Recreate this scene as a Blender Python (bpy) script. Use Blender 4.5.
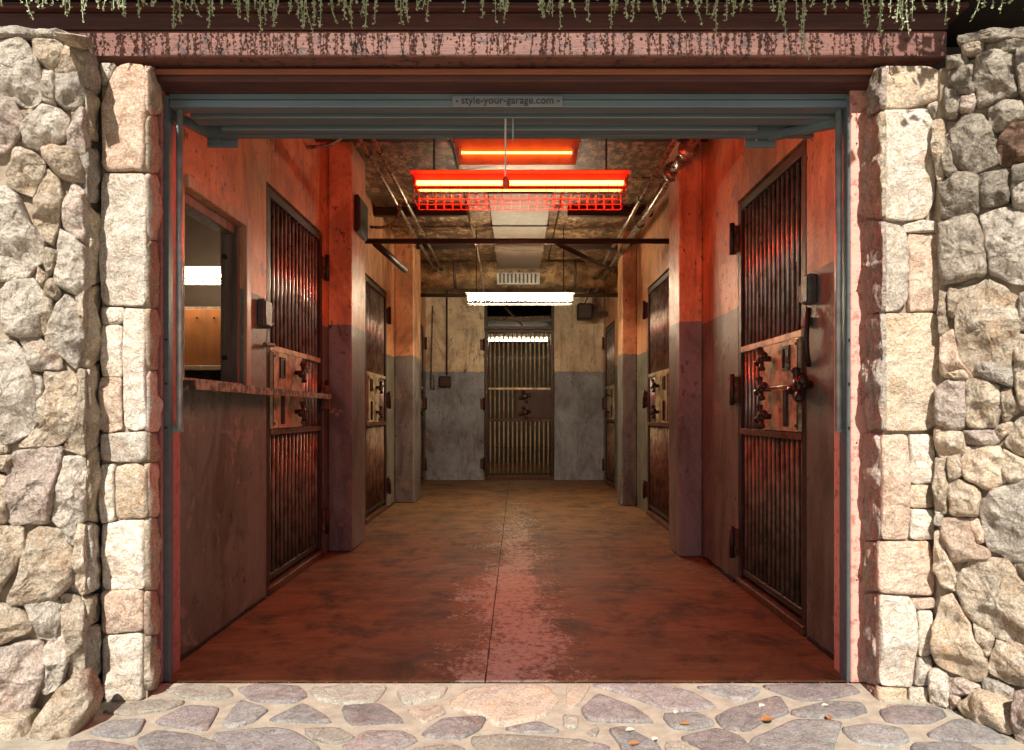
import bpy, math, random
from mathutils import Vector, noise
R = random.Random(7)
for o in list(bpy.data.objects): bpy.data.objects.remove(o)
SC = bpy.context.scene
COL = SC.collection

# ------------------------------------------------------------------ camera
F = 700.0; VX, VY = 517.0, 413.0; EYE = 1.1; Z0 = 2.863
cam = bpy.data.cameras.new('camera'); camo = bpy.data.objects.new('camera', cam); COL.objects.link(camo)
camo.location = (0, 0, EYE); camo.rotation_euler = (math.pi/2, 0, 0)
cam.sensor_width = 36; cam.lens = F/1024*36
cam.shift_x = (512-VX)/1024; cam.shift_y = (VY-375)/1024
cam.clip_start = .05; cam.clip_end = 500
SC.camera = camo

# ------------------------------------------------------------------ sky, sun, exposure
ELEV, AZ = 45.0, 4.0                      # sun 45 deg high, 4 deg to the left behind the camera
sdir = Vector((-math.sin(math.radians(AZ))*math.cos(math.radians(ELEV)),
               -math.cos(math.radians(AZ))*math.cos(math.radians(ELEV)),
               math.sin(math.radians(ELEV))))           # towards the sun
W = bpy.data.worlds.new('World'); SC.world = W; W.use_nodes = True
nt = W.node_tree; bg = nt.nodes['Background']
sky = nt.nodes.new('ShaderNodeTexSky'); sky.sky_type = 'NISHITA'; sky.sun_disc = False
sky.sun_elevation = math.radians(ELEV); sky.sun_rotation = math.atan2(sdir.x, sdir.y)
nt.links.new(sky.outputs[0], bg.inputs[0]); bg.inputs[1].default_value = .05
sl = bpy.data.lights.new('sun', 'SUN'); sl.energy = 5.0; sl.angle = math.radians(.5); sl.color = (1, .94, .86)
so = bpy.data.objects.new('sun', sl); COL.objects.link(so)
so.rotation_euler = (-sdir).to_track_quat('-Z', 'Y').to_euler(); so.location = (-2, -6, 9)
SC.view_settings.view_transform = 'Standard'; SC.view_settings.look = 'None'
SC.view_settings.exposure = .60; SC.view_settings.gamma = 1

# ------------------------------------------------------------------ materials
class NT:
    def __init__(s, name):
        s.m = bpy.data.materials.new(name); s.m.use_nodes = True
        s.t = s.m.node_tree; s.b = s.t.nodes['Principled BSDF']
        s.co = s.t.nodes.new('ShaderNodeTexCoord'); s.geo = None
    def n(s, typ, **kw):
        x = s.t.nodes.new(typ)
        for k, v in kw.items(): setattr(x, k, v)
        return x
    def l(s, a, b): s.t.links.new(a, b)
    def mapping(s, src, scale):
        mp = s.n('ShaderNodeMapping'); mp.inputs['Scale'].default_value = scale; s.l(src, mp.inputs[0]); return mp.outputs[0]
    def noise(s, scale, detail=6, rough=.6, vec=None, dist=0.0):
        x = s.n('ShaderNodeTexNoise'); x.inputs['Scale'].default_value = scale; x.inputs['Detail'].default_value = detail
        x.inputs['Roughness'].default_value = rough; x.inputs['Distortion'].default_value = dist
        s.l(vec if vec is not None else s.co.outputs['Object'], x.inputs['Vector']); return x.outputs['Fac']
    def ramp(s, fac, lo, hi):
        x = s.n('ShaderNodeMapRange'); x.inputs['From Min'].default_value = lo; x.inputs['From Max'].default_value = hi
        s.l(fac, x.inputs['Value']); return x.outputs[0]
    def mix(s, fac, a, b, mode='MIX'):
        x = s.n('ShaderNodeMix', data_type='RGBA', blend_type=mode)
        for i, v in ((0, fac), (6, a), (7, b)):
            if isinstance(v, (int, float)): x.inputs[i].default_value = v
            elif isinstance(v, tuple): x.inputs[i].default_value = (*v, 1)
            else: s.l(v, x.inputs[i])
        return x.outputs[2]
    def math(s, op, a, b=0.0, clamp=False):
        x = s.n('ShaderNodeMath', operation=op, use_clamp=clamp)
        for i, v in ((0, a), (1, b)):
            if isinstance(v, (int, float)): x.inputs[i].default_value = v
            else: s.l(v, x.inputs[i])
        return x.outputs[0]
    def bump(s, h, strength, dist=.01, prev=None):
        x = s.n('ShaderNodeBump'); x.inputs['Strength'].default_value = strength; x.inputs['Distance'].default_value = dist
        s.l(h, x.inputs['Height'])
        if prev is not None: s.l(prev, x.inputs['Normal'])
        return x.outputs[0]
    def out(s, col=None, rough=None, nrm=None, metal=None, spec=None):
        for k, v in (('Base Color', col), ('Roughness', rough), ('Normal', nrm), ('Metallic', metal), ('Specular IOR Level', spec)):
            if v is None: continue
            if isinstance(v, tuple): s.b.inputs[k].default_value = (*v, 1)
            elif isinstance(v, (int, float)): s.b.inputs[k].default_value = v
            else: s.l(v, s.b.inputs[k])
        return s.m

def plain(name, c, rough=.5, metal=0., var=.25, scale=8, bump=.15, bscale=60, c2=None, lo=.35, hi=.65, stretch=None, world=False):
    t = NT(name)
    vec = t.mapping(t.co.outputs['Object'], stretch) if stretch else None
    d = c2 if c2 else tuple(x*(1-var) for x in c)
    if world: vec = t.n('ShaderNodeNewGeometry').outputs['Position']
    col = t.mix(t.ramp(t.noise(scale, vec=vec), lo, hi), c, d)
    rg = t.math('ADD', t.math('MULTIPLY', t.noise(scale*3, vec=vec), .3), rough-.15)
    return t.out(col, rg, t.bump(t.noise(bscale, 4), bump, .004), metal)

def rockmat(name, c1, c2, c3, bump=.9, grain=1.0):
    """layered natural stone: blotches, veins and fine grain, shifted per stone"""
    t = NT(name)
    oi = t.n('ShaderNodeObjectInfo')
    off = t.n('ShaderNodeVectorMath', operation='ADD'); t.l(t.co.outputs['Object'], off.inputs[0])
    cx = t.n('ShaderNodeCombineXYZ'); r = t.math('MULTIPLY', oi.outputs['Random'], 37.0)
    t.l(r, cx.inputs[0]); t.l(r, cx.inputs[2]); t.l(cx.outputs[0], off.inputs[1]); v = off.outputs[0]
    big = t.ramp(t.noise(5, 5, .6, v, .6), .36, .64)
    med = t.ramp(t.noise(17, 8, .65, v, 1.2), .42, .62)
    fine = t.noise(130, 5, .75, v)
    vein = t.ramp(t.math('ABSOLUTE', t.math('SUBTRACT', t.noise(9, 6, .55, v, 1.5), .5)), .0, .035)
    col = t.mix(big, c1, c2); col = t.mix(t.math('MULTIPLY', med, .65), col, c3)
    col = t.mix(t.math('MULTIPLY', t.math('SUBTRACT', 1., vein), .35), col, tuple(x*.42 for x in c2))
    spk = t.ramp(fine, .3, .7)
    col = t.mix(1., col, t.mix(spk, (.50, .475, .45), (1.38, 1.38, 1.36)), 'MULTIPLY')
    rust = t.math('MULTIPLY', t.ramp(t.noise(7, 9, .7, v, 1.), .56, .68), .5)
    col = t.mix(rust, col, t.mix(1., col, (1., .66, .42), 'MULTIPLY'))
    tone = t.math('ADD', t.math('MULTIPLY', oi.outputs['Random'], .40), .80)
    cc = t.n('ShaderNodeCombineXYZ')
    for i in range(3): t.l(tone, cc.inputs[i])
    col = t.mix(1., col, cc.outputs[0], 'MULTIPLY')
    rid = t.noise(28, 10, .7, v, .8)
    n1 = t.bump(rid, bump, .055*grain); n2 = t.bump(fine, .9, .010*grain, n1)
    vo = t.n('ShaderNodeTexVoronoi'); vo.inputs['Scale'].default_value = 16
    wv = t.n('ShaderNodeVectorMath', operation='ADD'); nz = t.n('ShaderNodeTexNoise'); nz.inputs['Scale'].default_value = 9; nz.inputs['Detail'].default_value = 6
    sc_ = t.n('ShaderNodeVectorMath', operation='SCALE'); sc_.inputs['Scale'].default_value = .16
    t.l(v, nz.inputs['Vector']); t.l(nz.outputs['Color'], sc_.inputs[0]); t.l(v, wv.inputs[0]); t.l(sc_.outputs[0], wv.inputs[1]); t.l(wv.outputs[0], vo.inputs['Vector'])
    n2 = t.bump(vo.outputs['Distance'], bump*.8, .03*grain, n2)
    n3 = t.bump(vein, .35, .008, n2)
    return t.out(col, .85, n3, None, .25)

M = {}
M['rock_grey'] = rockmat('rock_grey', (.78, .69, .58), (.58, .50, .41), (.88, .81, .71))
M['rock_tan'] = rockmat('rock_tan', (.82, .68, .51), (.64, .49, .34), (.88, .79, .66))
M['rock_pink'] = rockmat('rock_pink', (.78, .63, .53), (.58, .45, .38), (.86, .75, .66))
M['rock_rust'] = rockmat('rock_rust', (.26, .15, .10), (.18, .11, .08), (.35, .22, .15))
M['rock_dark'] = rockmat('rock_dark', (.52, .45, .36), (.32, .27, .22), (.68, .60, .49))
M['sand_cream'] = rockmat('sand_cream', (.88, .78, .66), (.80, .66, .52), (.92, .86, .77), .7, .7)
M['sand_pink'] = rockmat('sand_pink', (.80, .60, .46), (.68, .46, .34), (.86, .72, .58), .7, .7)
M['sand_gold'] = rockmat('sand_gold', (.84, .68, .50), (.74, .54, .36), (.89, .79, .65), .7, .7)
M['flag_blue'] = rockmat('flag_blue', (.28, .27, .26), (.21, .205, .20), (.37, .355, .34), .25, .4)
M['flag_violet'] = rockmat('flag_violet', (.29, .255, .25), (.22, .195, .19), (.38, .34, .32), .25, .4)
M['flag_green'] = rockmat('flag_green', (.37, .345, .285), (.29, .275, .235), (.45, .415, .35), .25, .4)
M['flag_brown'] = rockmat('flag_brown', (.45, .36, .27), (.38, .33, .29), (.52, .43, .33), .25, .4)
M['mortar'] = plain('mortar', (.40, .32, .235), .95, scale=20, c2=(.24, .185, .13), bump=.8, bscale=90)
M['sand_mortar'] = plain('sand_mortar', (.43, .385, .30), .95, scale=14, c2=(.30, .265, .205), bump=1., bscale=110)
M['facade'] = plain('facade', (.07, .04, .03), .8, scale=5, c2=(.03, .02, .015))

def beam_mat(name, c, c2, chip=None):
    t = NT(name)
    v = t.mapping(t.co.outputs['Object'], (1.2, 8, 14))
    col = t.mix(t.ramp(t.noise(3, 8, .65, v, .5), .35, .65), c, c2)
    if chip:
        col = t.mix(t.ramp(t.noise(22, 9, .75), .53, .60), col, chip)
    return t.out(col, .62, t.bump(t.noise(10, 6, .6, v), .4, .006))
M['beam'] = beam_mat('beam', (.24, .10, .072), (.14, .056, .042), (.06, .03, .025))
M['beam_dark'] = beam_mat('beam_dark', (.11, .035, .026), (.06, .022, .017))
M['beam_trim'] = beam_mat('beam_trim', (.34, .10, .04), (.24, .07, .03))
M['jamb_lit'] = beam_mat('jamb_lit', (.82, .42, .33), (.74, .36, .28), (.45, .18, .14))  # right jamb: red paint with the sunlight put into its colour
M['jamb_shaded'] = beam_mat('jamb_shaded', (.50, .19, .17), (.40, .14, .13), (.28, .10, .09))  # left jamb: same red paint with the pillar's shade put into its colour

def wall_mat(name, upper, lower, split=1.78, gloss=.34):
    """two tone painted plaster: pale above, blue grey below, with drips, scuffs and pits"""
    t = NT(name); g = t.n('ShaderNodeNewGeometry'); P = g.outputs['Position']
    sp = t.n('ShaderNodeSeparateXYZ'); t.l(P, sp.inputs[0])
    edge = t.math('ADD', sp.outputs[2], t.math('MULTIPLY', t.math('SUBTRACT', t.noise(9, 8, .7, P), .5), .05))
    f = t.math('GREATER_THAN', edge, split)
    col = t.mix(f, lower, upper)
    vs = t.mapping(P, (1, 1, .45))
    blot = t.ramp(t.noise(3.2, 9, .7, vs, .8), .47, .62)
    col = t.mix(t.math('MULTIPLY', blot, .62), col, t.mix(1., col, (.28, .20, .15), 'MULTIPLY'))
    cloud = t.ramp(t.noise(1.1, 6, .7, P), .46, .62)
    col = t.mix(t.math('MULTIPLY', cloud, .55), col, t.mix(1., col, (.48, .40, .33), 'MULTIPLY'))
    scuff = t.ramp(t.noise(34, 6, .75, t.mapping(P, (1, 1, .5))), .57, .66)
    col = t.mix(t.math('MULTIPLY', scuff, .5), col, (.10, .065, .045))
    peel = t.math('MULTIPLY', t.ramp(t.noise(4.5, 9, .72, P, .4), .60, .615), .8)
    col = t.mix(peel, col, (.30, .24, .18))
    patchy = t.ramp(t.noise(2.0, 4, .6, P), .44, .6)
    pits = t.math('MULTIPLY', t.ramp(t.noise(21, 4, .7, t.mapping(P, (1, 1, .6))), .60, .635), patchy)
    col = t.mix(t.math('MULTIPLY', pits, .92), col, (.022, .014, .010))
    drip = t.ramp(t.noise(8, 4, .6, t.mapping(P, (2, 2, .14))), .56, .66)
    col = t.mix(t.math('MULTIPLY', drip, .38), col, (.12, .07, .04))
    rg = t.math('ADD', gloss-.12, t.math('MULTIPLY', t.noise(6, 8, .7, P), .38))
    nr = t.bump(peel, .5, -.004); nr = t.bump(t.noise(6, 8, .7, P), .35, .03, nr); nr = t.bump(t.noise(60, 5, .7, P), .4, .005, nr)
    return t.out(col, rg, nr, None, .5)
M['wall'] = wall_mat('wall', (.72, .37, .19), (.20, .20, .165))
M['end_wall'] = wall_mat('end_wall', (.86, .76, .54), (.34, .40, .48), gloss=.5)
M['passage'] = plain('passage', (.10, .085, .065), .6)
M['booth_wall'] = plain('booth_wall', (.10, .07, .05), .7)
M['column'] = wall_mat('column', (.72, .37, .19), (.23, .22, .215), 1.80, .3)

def floor_mat():
    t = NT('floor_paint'); g = t.n('ShaderNodeNewGeometry'); P = g.outputs['Position']
    col = t.mix(t.ramp(t.noise(1.3, 8, .65, P, .5), .35, .68), (.24, .115, .045), (.10, .048, .022))
    sweep = t.ramp(t.noise(4, 8, .7, t.mapping(P, (.6, 2.6, 1)), 1.), .45, .7)
    col = t.mix(t.math('MULTIPLY', sweep, .7), col, (.33, .18, .08))
    dark = t.ramp(t.noise(3.2, 11, .82, P, .4), .49, .60)
    col = t.mix(t.math('MULTIPLY', dark, .85), col, (.03, .018, .012))
    sp = t.n('ShaderNodeSeparateXYZ'); t.l(P, sp.inputs[0])
    # worn track along the middle where the paint has flaked to pale screed
    wob = t.math('MULTIPLY', t.math('SUBTRACT', t.noise(1.6, 5, .7, P), .5), .9)
    dx = t.math('ABSOLUTE', t.math('ADD', t.math('SUBTRACT', sp.outputs[0], -.02), wob))
    band = t.math('SUBTRACT', 1., t.ramp(dx, .08, .46), True)
    fl = t.noise(30, 11, .85, t.mapping(P, (1, .8, 1)), .5)
    mid = t.noise(7, 8, .8, P, .5)
    near = t.math('SUBTRACT', 1.15, t.ramp(sp.outputs[1], 5., 11.))
    amt = t.math('MULTIPLY', t.math('SUBTRACT', t.math('ADD', t.math('MULTIPLY', band, .52), t.math('MULTIPLY', mid, .9)), .42), near)
    thr = t.ramp(t.math('ADD', fl, t.math('MULTIPLY', amt, .36)), .645, .73)
    fade = t.math('MULTIPLY', t.math('MULTIPLY', thr, t.ramp(band, 0., .35)), .85)
    col = t.mix(fade, col, (.60, .54, .48))
    blk = t.ramp(t.noise(13, 7, .75, t.mapping(P, (1, .6, 1))), .60, .66)
    col = t.mix(t.math('MULTIPLY', t.math('MULTIPLY', blk, band), .8), col, (.03, .018, .014))
    nr = t.bump(fl, .4, .006); nr = t.bump(t.noise(5, 7, .7, P), .3, .02, nr)
    return t.out(col, t.math('ADD', .42, t.math('MULTIPLY', t.noise(8, 6, .6, P), .4)), nr, None, .45)
M['floor'] = floor_mat()

def ceil_mat():
    t = NT('ceiling_board'); P = t.n('ShaderNodeNewGeometry').outputs['Position']
    sp = t.ramp(t.noise(16, 9, .85, t.mapping(P, (1, .5, 1))), .48, .56)
    col = t.mix(sp, (.03, .019, .013), (.60, .38, .21))
    col = t.mix(t.ramp(t.noise(2.2, 5, .6, P), .46, .66), col, (.07, .045, .03))
    return t.out(col, .30, t.bump(t.noise(34, 7, .8, P), .7, .012), None, .6)
M['ceiling'] = ceil_mat()
M['dark'] = plain('dark', (.025, .018, .014), .8)
M['iron'] = plain('iron', (.045, .03, .024), .45, .4, scale=25, c2=(.10, .045, .025), lo=.5, hi=.75, bump=.5)
M['bar_iron'] = plain('bar_iron', (.58, .56, .54), .32, .75, scale=9, c2=(.26, .19, .15), lo=.38, hi=.66, bump=.4, bscale=110, world=True)
M['low_iron'] = plain('low_iron', (.28, .19, .12), .5, .3, scale=9, c2=(.09, .05, .03), lo=.38, hi=.66, bump=.7, bscale=90, world=True)
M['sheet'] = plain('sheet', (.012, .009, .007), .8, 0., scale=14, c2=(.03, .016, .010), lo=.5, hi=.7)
M['plate'] = plain('plate', (.66, .55, .33), .36, .15, scale=11, c2=(.16, .095, .05), lo=.46, hi=.66, bump=.4)
M['rust'] = plain('rust', (.20, .085, .045), .55, .3, scale=30, c2=(.05, .024, .016), lo=.4, hi=.62, bump=.6)
M['wheel_iron'] = plain('wheel_iron', (.06, .028, .02), .3, .5, scale=30, c2=(.05, .025, .018))
M['grey_box'] = plain('grey_box', (.12, .115, .11), .45, .1, scale=20, c2=(.06, .05, .045))
M['door_metal'] = plain('door_metal', (.19, .245, .265), .38, .35, scale=4, c2=(.15, .195, .21), bump=.2, bscale=20, stretch=(.4, 6, 6))
M['rail_metal'] = plain('rail_metal', (.58, .62, .60), .35, .5, scale=12, c2=(.30, .34, .34))
M['plate_grey'] = plain('plate_grey', (.30, .31, .32), .35, .4, scale=8)
M['letter'] = plain('letter', (.06, .065, .07), .45, .4)
M['pipe'] = plain('pipe', (.36, .29, .22), .28, .6, scale=16, c2=(.13, .08, .05), lo=.45, hi=.65, bump=.3)
M['pipe_dark'] = plain('pipe_dark', (.05, .035, .028), .45, .5, scale=16)
M['duct'] = plain('duct', (.085, .06, .04), .6, .1, scale=9, c2=(.06, .04, .028), bump=.5, bscale=22)
M['wood'] = plain('wood', (.34, .12, .03), .45, 0, scale=3, c2=(.22, .085, .03), bump=.4, bscale=30, stretch=(6, 6, .8))
M['old_wood'] = plain('old_wood', (.20, .15, .11), .65, 0, scale=3, c2=(.09, .06, .045), bump=.6, bscale=30, stretch=(9, 9, .8))
M['trim'] = plain('trim', (.50, .36, .24), .4, 0, scale=5, c2=(.32, .20, .13), stretch=(5, 5, .6))
M['ledge'] = plain('ledge', (.34, .25, .17), .5, 0, scale=18, c2=(.07, .04, .028), lo=.44, hi=.56, bump=.8)
M['shade_white'] = plain('shade_white', (.75, .72, .66), .4)
M['lamp_red'] = plain('lamp_red', (.42, .05, .04), .4)
M['knob_red'] = plain('knob_red', (.72, .06, .03), .35)
M['rust_housing'] = plain('rust_housing', (.26, .13, .07), .4, .2, scale=9)
M['guard_grey'] = plain('guard_grey', (.10, .10, .10), .4, .3)
M['duct_bright'] = plain('duct_bright', (.62, .47, .27), .3, .6, scale=7, c2=(.26, .17, .10), lo=.42, hi=.6, bump=.5, bscale=14)
M['bar_pale'] = plain('bar_pale', (.55, .47, .32), .45, .1, scale=9, c2=(.34, .25, .15), world=True)
M['cord'] = plain('cord', (.72, .68, .6), .7)
M['leaf'] = plain('leaf', (.50, .55, .36), .6, 0, scale=20, c2=(.32, .38, .20))
M['leaf_dark'] = plain('leaf_dark', (.07, .10, .035), .6, 0, scale=12, c2=(.04, .06, .02))
M['dry_leaf'] = plain('dry_leaf', (.36, .18, .06), .6, 0, scale=40, c2=(.32, .14, .05))
M['petal'] = plain('petal', (.70, .64, .52), .6)
M['canvas'] = plain('canvas', (.55, .50, .42), .9)
def emit(name, c, s):
    t = NT(name); t.b.inputs['Emission Color'].default_value = (*c, 1); t.b.inputs['Emission Strength'].default_value = s
    t.b.inputs['Base Color'].default_value = (.8, .8, .8, 1); return t.m
M['e_red'] = emit('red_tube', (1, .042, .005), 92)
M['e_orange'] = emit('orange_tube', (1, .19, .018), 24)
M['e_white'] = emit('white_tube', (1, .80, .52), 200)
M['e_booth'] = emit('booth_tube', (1, .80, .55), 30)

# ------------------------------------------------------------------ object helpers
def wloc(o):
    v = Vector((0, 0, 0))
    while o is not None: v += o.location; o = o.parent
    return v
def tag(o, label=None, cat=None, group=None, kind=None):
    for k, v in (('label', label), ('category', cat), ('group', group), ('kind', kind)):
        if v: o[k] = v
    return o
def thing(name, loc, label, cat, group=None):
    o = bpy.data.objects.new(name, None); COL.objects.link(o); o.location = loc; o.empty_display_size = .1
    return tag(o, label, cat, group)
def obj(name, vf, mat, parent=None, smooth=False, origin=None):
    vs, fs = vf
    off = wloc(parent) if parent is not None else Vector((0, 0, 0))
    me = bpy.data.meshes.new(name); me.from_pydata([tuple(Vector(v)-off) for v in vs], [], fs); me.update()
    if smooth:
        for p in me.polygons: p.use_smooth = True
    if mat: me.materials.append(M[mat] if isinstance(mat, str) else mat)
    o = bpy.data.objects.new(name, me); COL.objects.link(o)
    if parent is not None: o.parent = parent
    return o
def join(*parts):
    V, Fc = [], []
    for v, f in parts:
        n = len(V); V += [tuple(x) for x in v]; Fc += [tuple(i+n for i in q) for q in f]
    return V, Fc
def box(x0, x1, y0, y1, z0, z1, bev=0.0):
    if bev <= 0:
        v = [(x, y, z) for x in (x0, x1) for y in (y0, y1) for z in (z0, z1)]
        return v, [(0, 1, 3, 2), (4, 6, 7, 5), (0, 4, 5, 1), (2, 3, 7, 6), (0, 2, 6, 4), (1, 5, 7, 3)]
    b = min(bev, (x1-x0)*.45, (y1-y0)*.45, (z1-z0)*.45)
    import bmesh
    bm = bmesh.new(); bmesh.ops.create_cube(bm, size=1)
    for w in bm.verts: w.co = Vector(((x0+x1)/2+w.co.x*(x1-x0), (y0+y1)/2+w.co.y*(y1-y0), (z0+z1)/2+w.co.z*(z1-z0)))
    bmesh.ops.bevel(bm, geom=bm.edges[:], offset=b, segments=1, affect='EDGES')
    bm.verts.index_update()
    r = [tuple(w.co) for w in bm.verts], [tuple(w.index for w in f.verts) for f in bm.faces]
    bm.free(); return r
def tube(pts, r, n=8, cap=True):
    pts = [Vector(p) for p in pts]; V = []; Fc = []
    rr = r if isinstance(r, (list, tuple)) else [r]*len(pts)
    up = None
    for i, p in enumerate(pts):
        d = (pts[min(i+1, len(pts)-1)]-pts[max(i-1, 0)]).normalized()
        if up is None:
            up = d.orthogonal().normalized()
        else:
            up = (up-d*up.dot(d)).normalized()
        s = d.cross(up)
        for k in range(n):
            a = 2*math.pi*k/n; V.append(tuple(p+(up*math.cos(a)+s*math.sin(a))*rr[i]))
    for i in range(len(pts)-1):
        for k in range(n):
            a = i*n+k; b = i*n+(k+1) % n; Fc.append((a, b, b+n, a+n))
    if cap: Fc.append(tuple(range(n-1, -1, -1))); Fc.append(tuple((len(pts)-1)*n+k for k in range(n)))
    return V, Fc
def arc(p0, p1, p2, n=8):
    p0, p1, p2 = Vector(p0), Vector(p1), Vector(p2)
    return [p0*(1-t)**2+p1*2*t*(1-t)+p2*t*t for t in [i/n for i in range(n+1)]]
def prism(plan, z0, z1):
    n = len(plan); V = [(x, y, z0) for x, y in plan]+[(x, y, z1) for x, y in plan]
    return V, [tuple(range(n-1, -1, -1)), tuple(range(n, 2*n))]+[(i, (i+1) % n, n+(i+1) % n, n+i) for i in range(n)]
def P(px, py, y):                          # a point of the place seen at that bearing, at depth y
    return ((px-VX)/F*y, y, EYE-(py-VY)/F*y)

# ------------------------------------------------------------------ stones
class Plane:                                # vertical wall plane through two plan points; u along it, v = height
    def __init__(s, a, b):
        s.a = Vector((a[0], a[1], 0)); s.b = Vector((b[0], b[1], 0)); s.u = (s.b-s.a).normalized()
        s.n = Vector((s.u.y, -s.u.x, 0))
        if s.n.dot(-s.a) < 0: s.n = -s.n
    def uv(s, px, py):
        d = Vector(((px-VX)/F, 1, (VY-py)/F)); t = s.a.dot(s.n)/d.dot(s.n)
        p = d*t; return ((p-s.a).dot(s.u), p.z+EYE)
    def w(s, u, v, h): return s.a+s.u*u+Vector((0, 0, v))+s.n*h
class Ground:
    n = Vector((0, 0, 1))
    def uv(s, px, py):
        y = EYE*F/(py-VY); return ((px-VX)/F*y, y)
    def w(s, u, v, h): return Vector((u, v, h))

def smooth_poly(p, k, times=1):
    for _ in range(times):
        q = []
        for i in range(len(p)):
            a, b = p[i], p[(i+1) % len(p)]
            q += [(a[0]+(b[0]-a[0])*k, a[1]+(b[1]-a[1])*k), (a[0]+(b[0]-a[0])*(1-k), a[1]+(b[1]-a[1])*(1-k))]
        p = q
    return p
def resample(p, n):
    L = [math.dist(p[i], p[(i+1) % len(p)]) for i in range(len(p))]; T = sum(L); out = []
    i = 0; acc = 0
    for k in range(n):
        d = T*k/n
        while acc+L[i] < d: acc += L[i]; i += 1
        f = (d-acc)/L[i]; a, b = p[i], p[(i+1) % len(p)]; out.append((a[0]+(b[0]-a[0])*f, a[1]+(b[1]-a[1])*f))
    return out
def stone_mesh(poly, pl, depth, back, chai=.2, rough=1., grow=0., flat=False, seed=0):
    rr = random.Random(seed)
    p = smooth_poly(poly, chai, 1)
    per = sum(math.dist(p[i], p[(i+1) % len(p)]) for i in range(len(p)))
    n = max(20, min(64, int(per/.014))) if not flat else max(16, min(30, int(per/.03)))
    p = resample(p, n)
    cx = sum(q[0] for q in p)/n; cy = sum(q[1] for q in p)/n
    size = per/4
    q = size*.5
    rings = [(1., -back), (1., -.1*depth)]+[(max(.72, 1-e/q), h*depth) for e, h in ((.001, .35), (.003, .62), (.006, .82), (.011, .95), (.018, 1.))]+[(.66, depth), (.54, depth), (.42, depth), (.3, depth), (.18, depth), (.08, depth)]
    if flat: rings = [(1., -back), (1., .0), (.975, .8*depth), (.9, depth), (.6, depth), (.3, depth)]
    planes = []
    for _ in range(7):
        an = rr.uniform(0, 6.283); sl_ = rr.uniform(.12, .75)*rough
        planes.append((sl_*math.cos(an), sl_*math.sin(an), depth*.86+sl_*size*rr.uniform(.04, .5)))
    sd = rr.uniform(0, 90)
    V, Fc = [], []
    def height(u, v, h):
        if flat: return h+.0015*noise.noise(Vector((u*9+sd, v*9, 0)))
        m = min(a*(u-cx)+b*(v-cy)+c for a, b, c in planes)
        m = max(m, depth*.12)
        k = min(1., h/depth) if h > 0 else 0
        z = min(h, m*k) if h > 0 else h
        f = noise.fractal(Vector((u*14+sd, v*14, sd*.3)), .7, 2.1, 5)
        f2 = noise.ridged_multi_fractal(Vector((u*7+sd, v*7, 3)), .8, 2.0, 4, 1., 2.)-.9
        return z+(f*.0105+f2*.0105)*rough*(k if h > 0 else 0)
    for s, h in rings:
        for i, (u, v) in enumerate(p):
            du, dv = u-cx, v-cy; L = math.hypot(du, dv)+1e-6
            jn = .0065*rough*noise.noise(Vector((u*32+sd, v*32, 1)))*(0 if flat else 1)
            uu = cx+du*(s+(grow+jn)/L*s); vv = cy+dv*(s+(grow+jn)/L*s)
            V.append(tuple(pl.w(uu, vv, height(uu, vv, h))))
    V.append(tuple(pl.w(cx, cy, height(cx, cy, depth))))
    for r in range(len(rings)-1):
        for i in range(n):
            a = r*n+i; b = r*n+(i+1) % n; Fc.append((a, b, b+n, a+n))
    k = (len(rings)-1)*n
    for i in range(n): Fc.append((k+i, k+(i+1) % n, len(V)-1))
    Fc.append(tuple(range(n-1, -1, -1)))
    # orientation: make faces look out along the plane normal
    a, b, c = (Vector(V[j]) for j in Fc[-2]); nn = (b-a).cross(c-a)
    if nn.dot(pl.n) < 0: Fc = [tuple(reversed(f)) for f in Fc]
    return V, Fc
SN = [0]
def stone(name, poly, pl, mat, parent, depth, back=.05, **kw):
    SN[0] += 1
    o = obj(name, stone_mesh(poly, pl, depth, back, seed=SN[0], **kw), mat, parent, True)
    return o
KX = 3.938
def cv(ox, oy, pts): return [(ox+x/KX, oy+y/KX) for x, y in pts]

# ---- traced outlines (crop offset, [points]) ------------------------------------------------
LW = []   # left rough wall: (material, pixels)
def add(L, ox, oy, m, *pts): L.append((m, cv(ox, oy, pts)))
g, t_, p_, d_, r_ = 'rock_grey', 'rock_tan', 'rock_pink', 'rock_dark', 'rock_rust'
A = (0, 0)
add(LW, *A, g, (-60,105),(140,115),(130,152),(50,155),(-60,150))
add(LW, *A, g, (140,118),(275,130),(272,162),(150,152))
add(LW, *A, g, (-60,160),(100,155),(125,200),(160,270),(165,390),(110,425),(40,390),(-60,370))
add(LW, *A, t_, (125,155),(245,163),(250,230),(205,280),(165,250),(135,205))
add(LW, *A, t_, (255,165),(332,180),(332,290),(250,285),(212,280),(250,235))
add(LW, *A, g, (170,280),(215,290),(220,410),(170,395))
add(LW, *A, g, (222,285),(300,285),(332,330),(328,415),(260,428),(220,395),(215,320))
add(LW, *A, p_, (-60,385),(50,395),(92,470),(82,520),(20,600),(-60,605))
add(LW, *A, t_, (80,440),(125,430),(122,482),(95,488))
add(LW, *A, g, (90,500),(165,412),(238,430),(268,470),(255,550),(150,588),(95,560))
add(LW, *A, p_, (272,520),(318,420),(335,430),(338,600),(320,612),(265,580))
add(LW, *A, t_, (30,690),(60,585),(130,600),(185,650),(160,720),(130,775),(20,730))
add(LW, *A, t_, (200,572),(300,590),(328,660),(330,722),(240,702),(185,640),(160,590))
B = (0, 180)
add(LW, *B, g, (-60,50),(28,22),(75,70),(110,160),(172,240),(167,310),(90,398),(-60,395))
add(LW, *B, t_, (140,120),(168,0),(190,-45),(235,0),(245,60),(238,150),(210,262),(165,222),(130,160))
add(LW, *B, p_, (250,100),(290,10),(335,50),(338,180),(334,250),(250,190))
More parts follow.
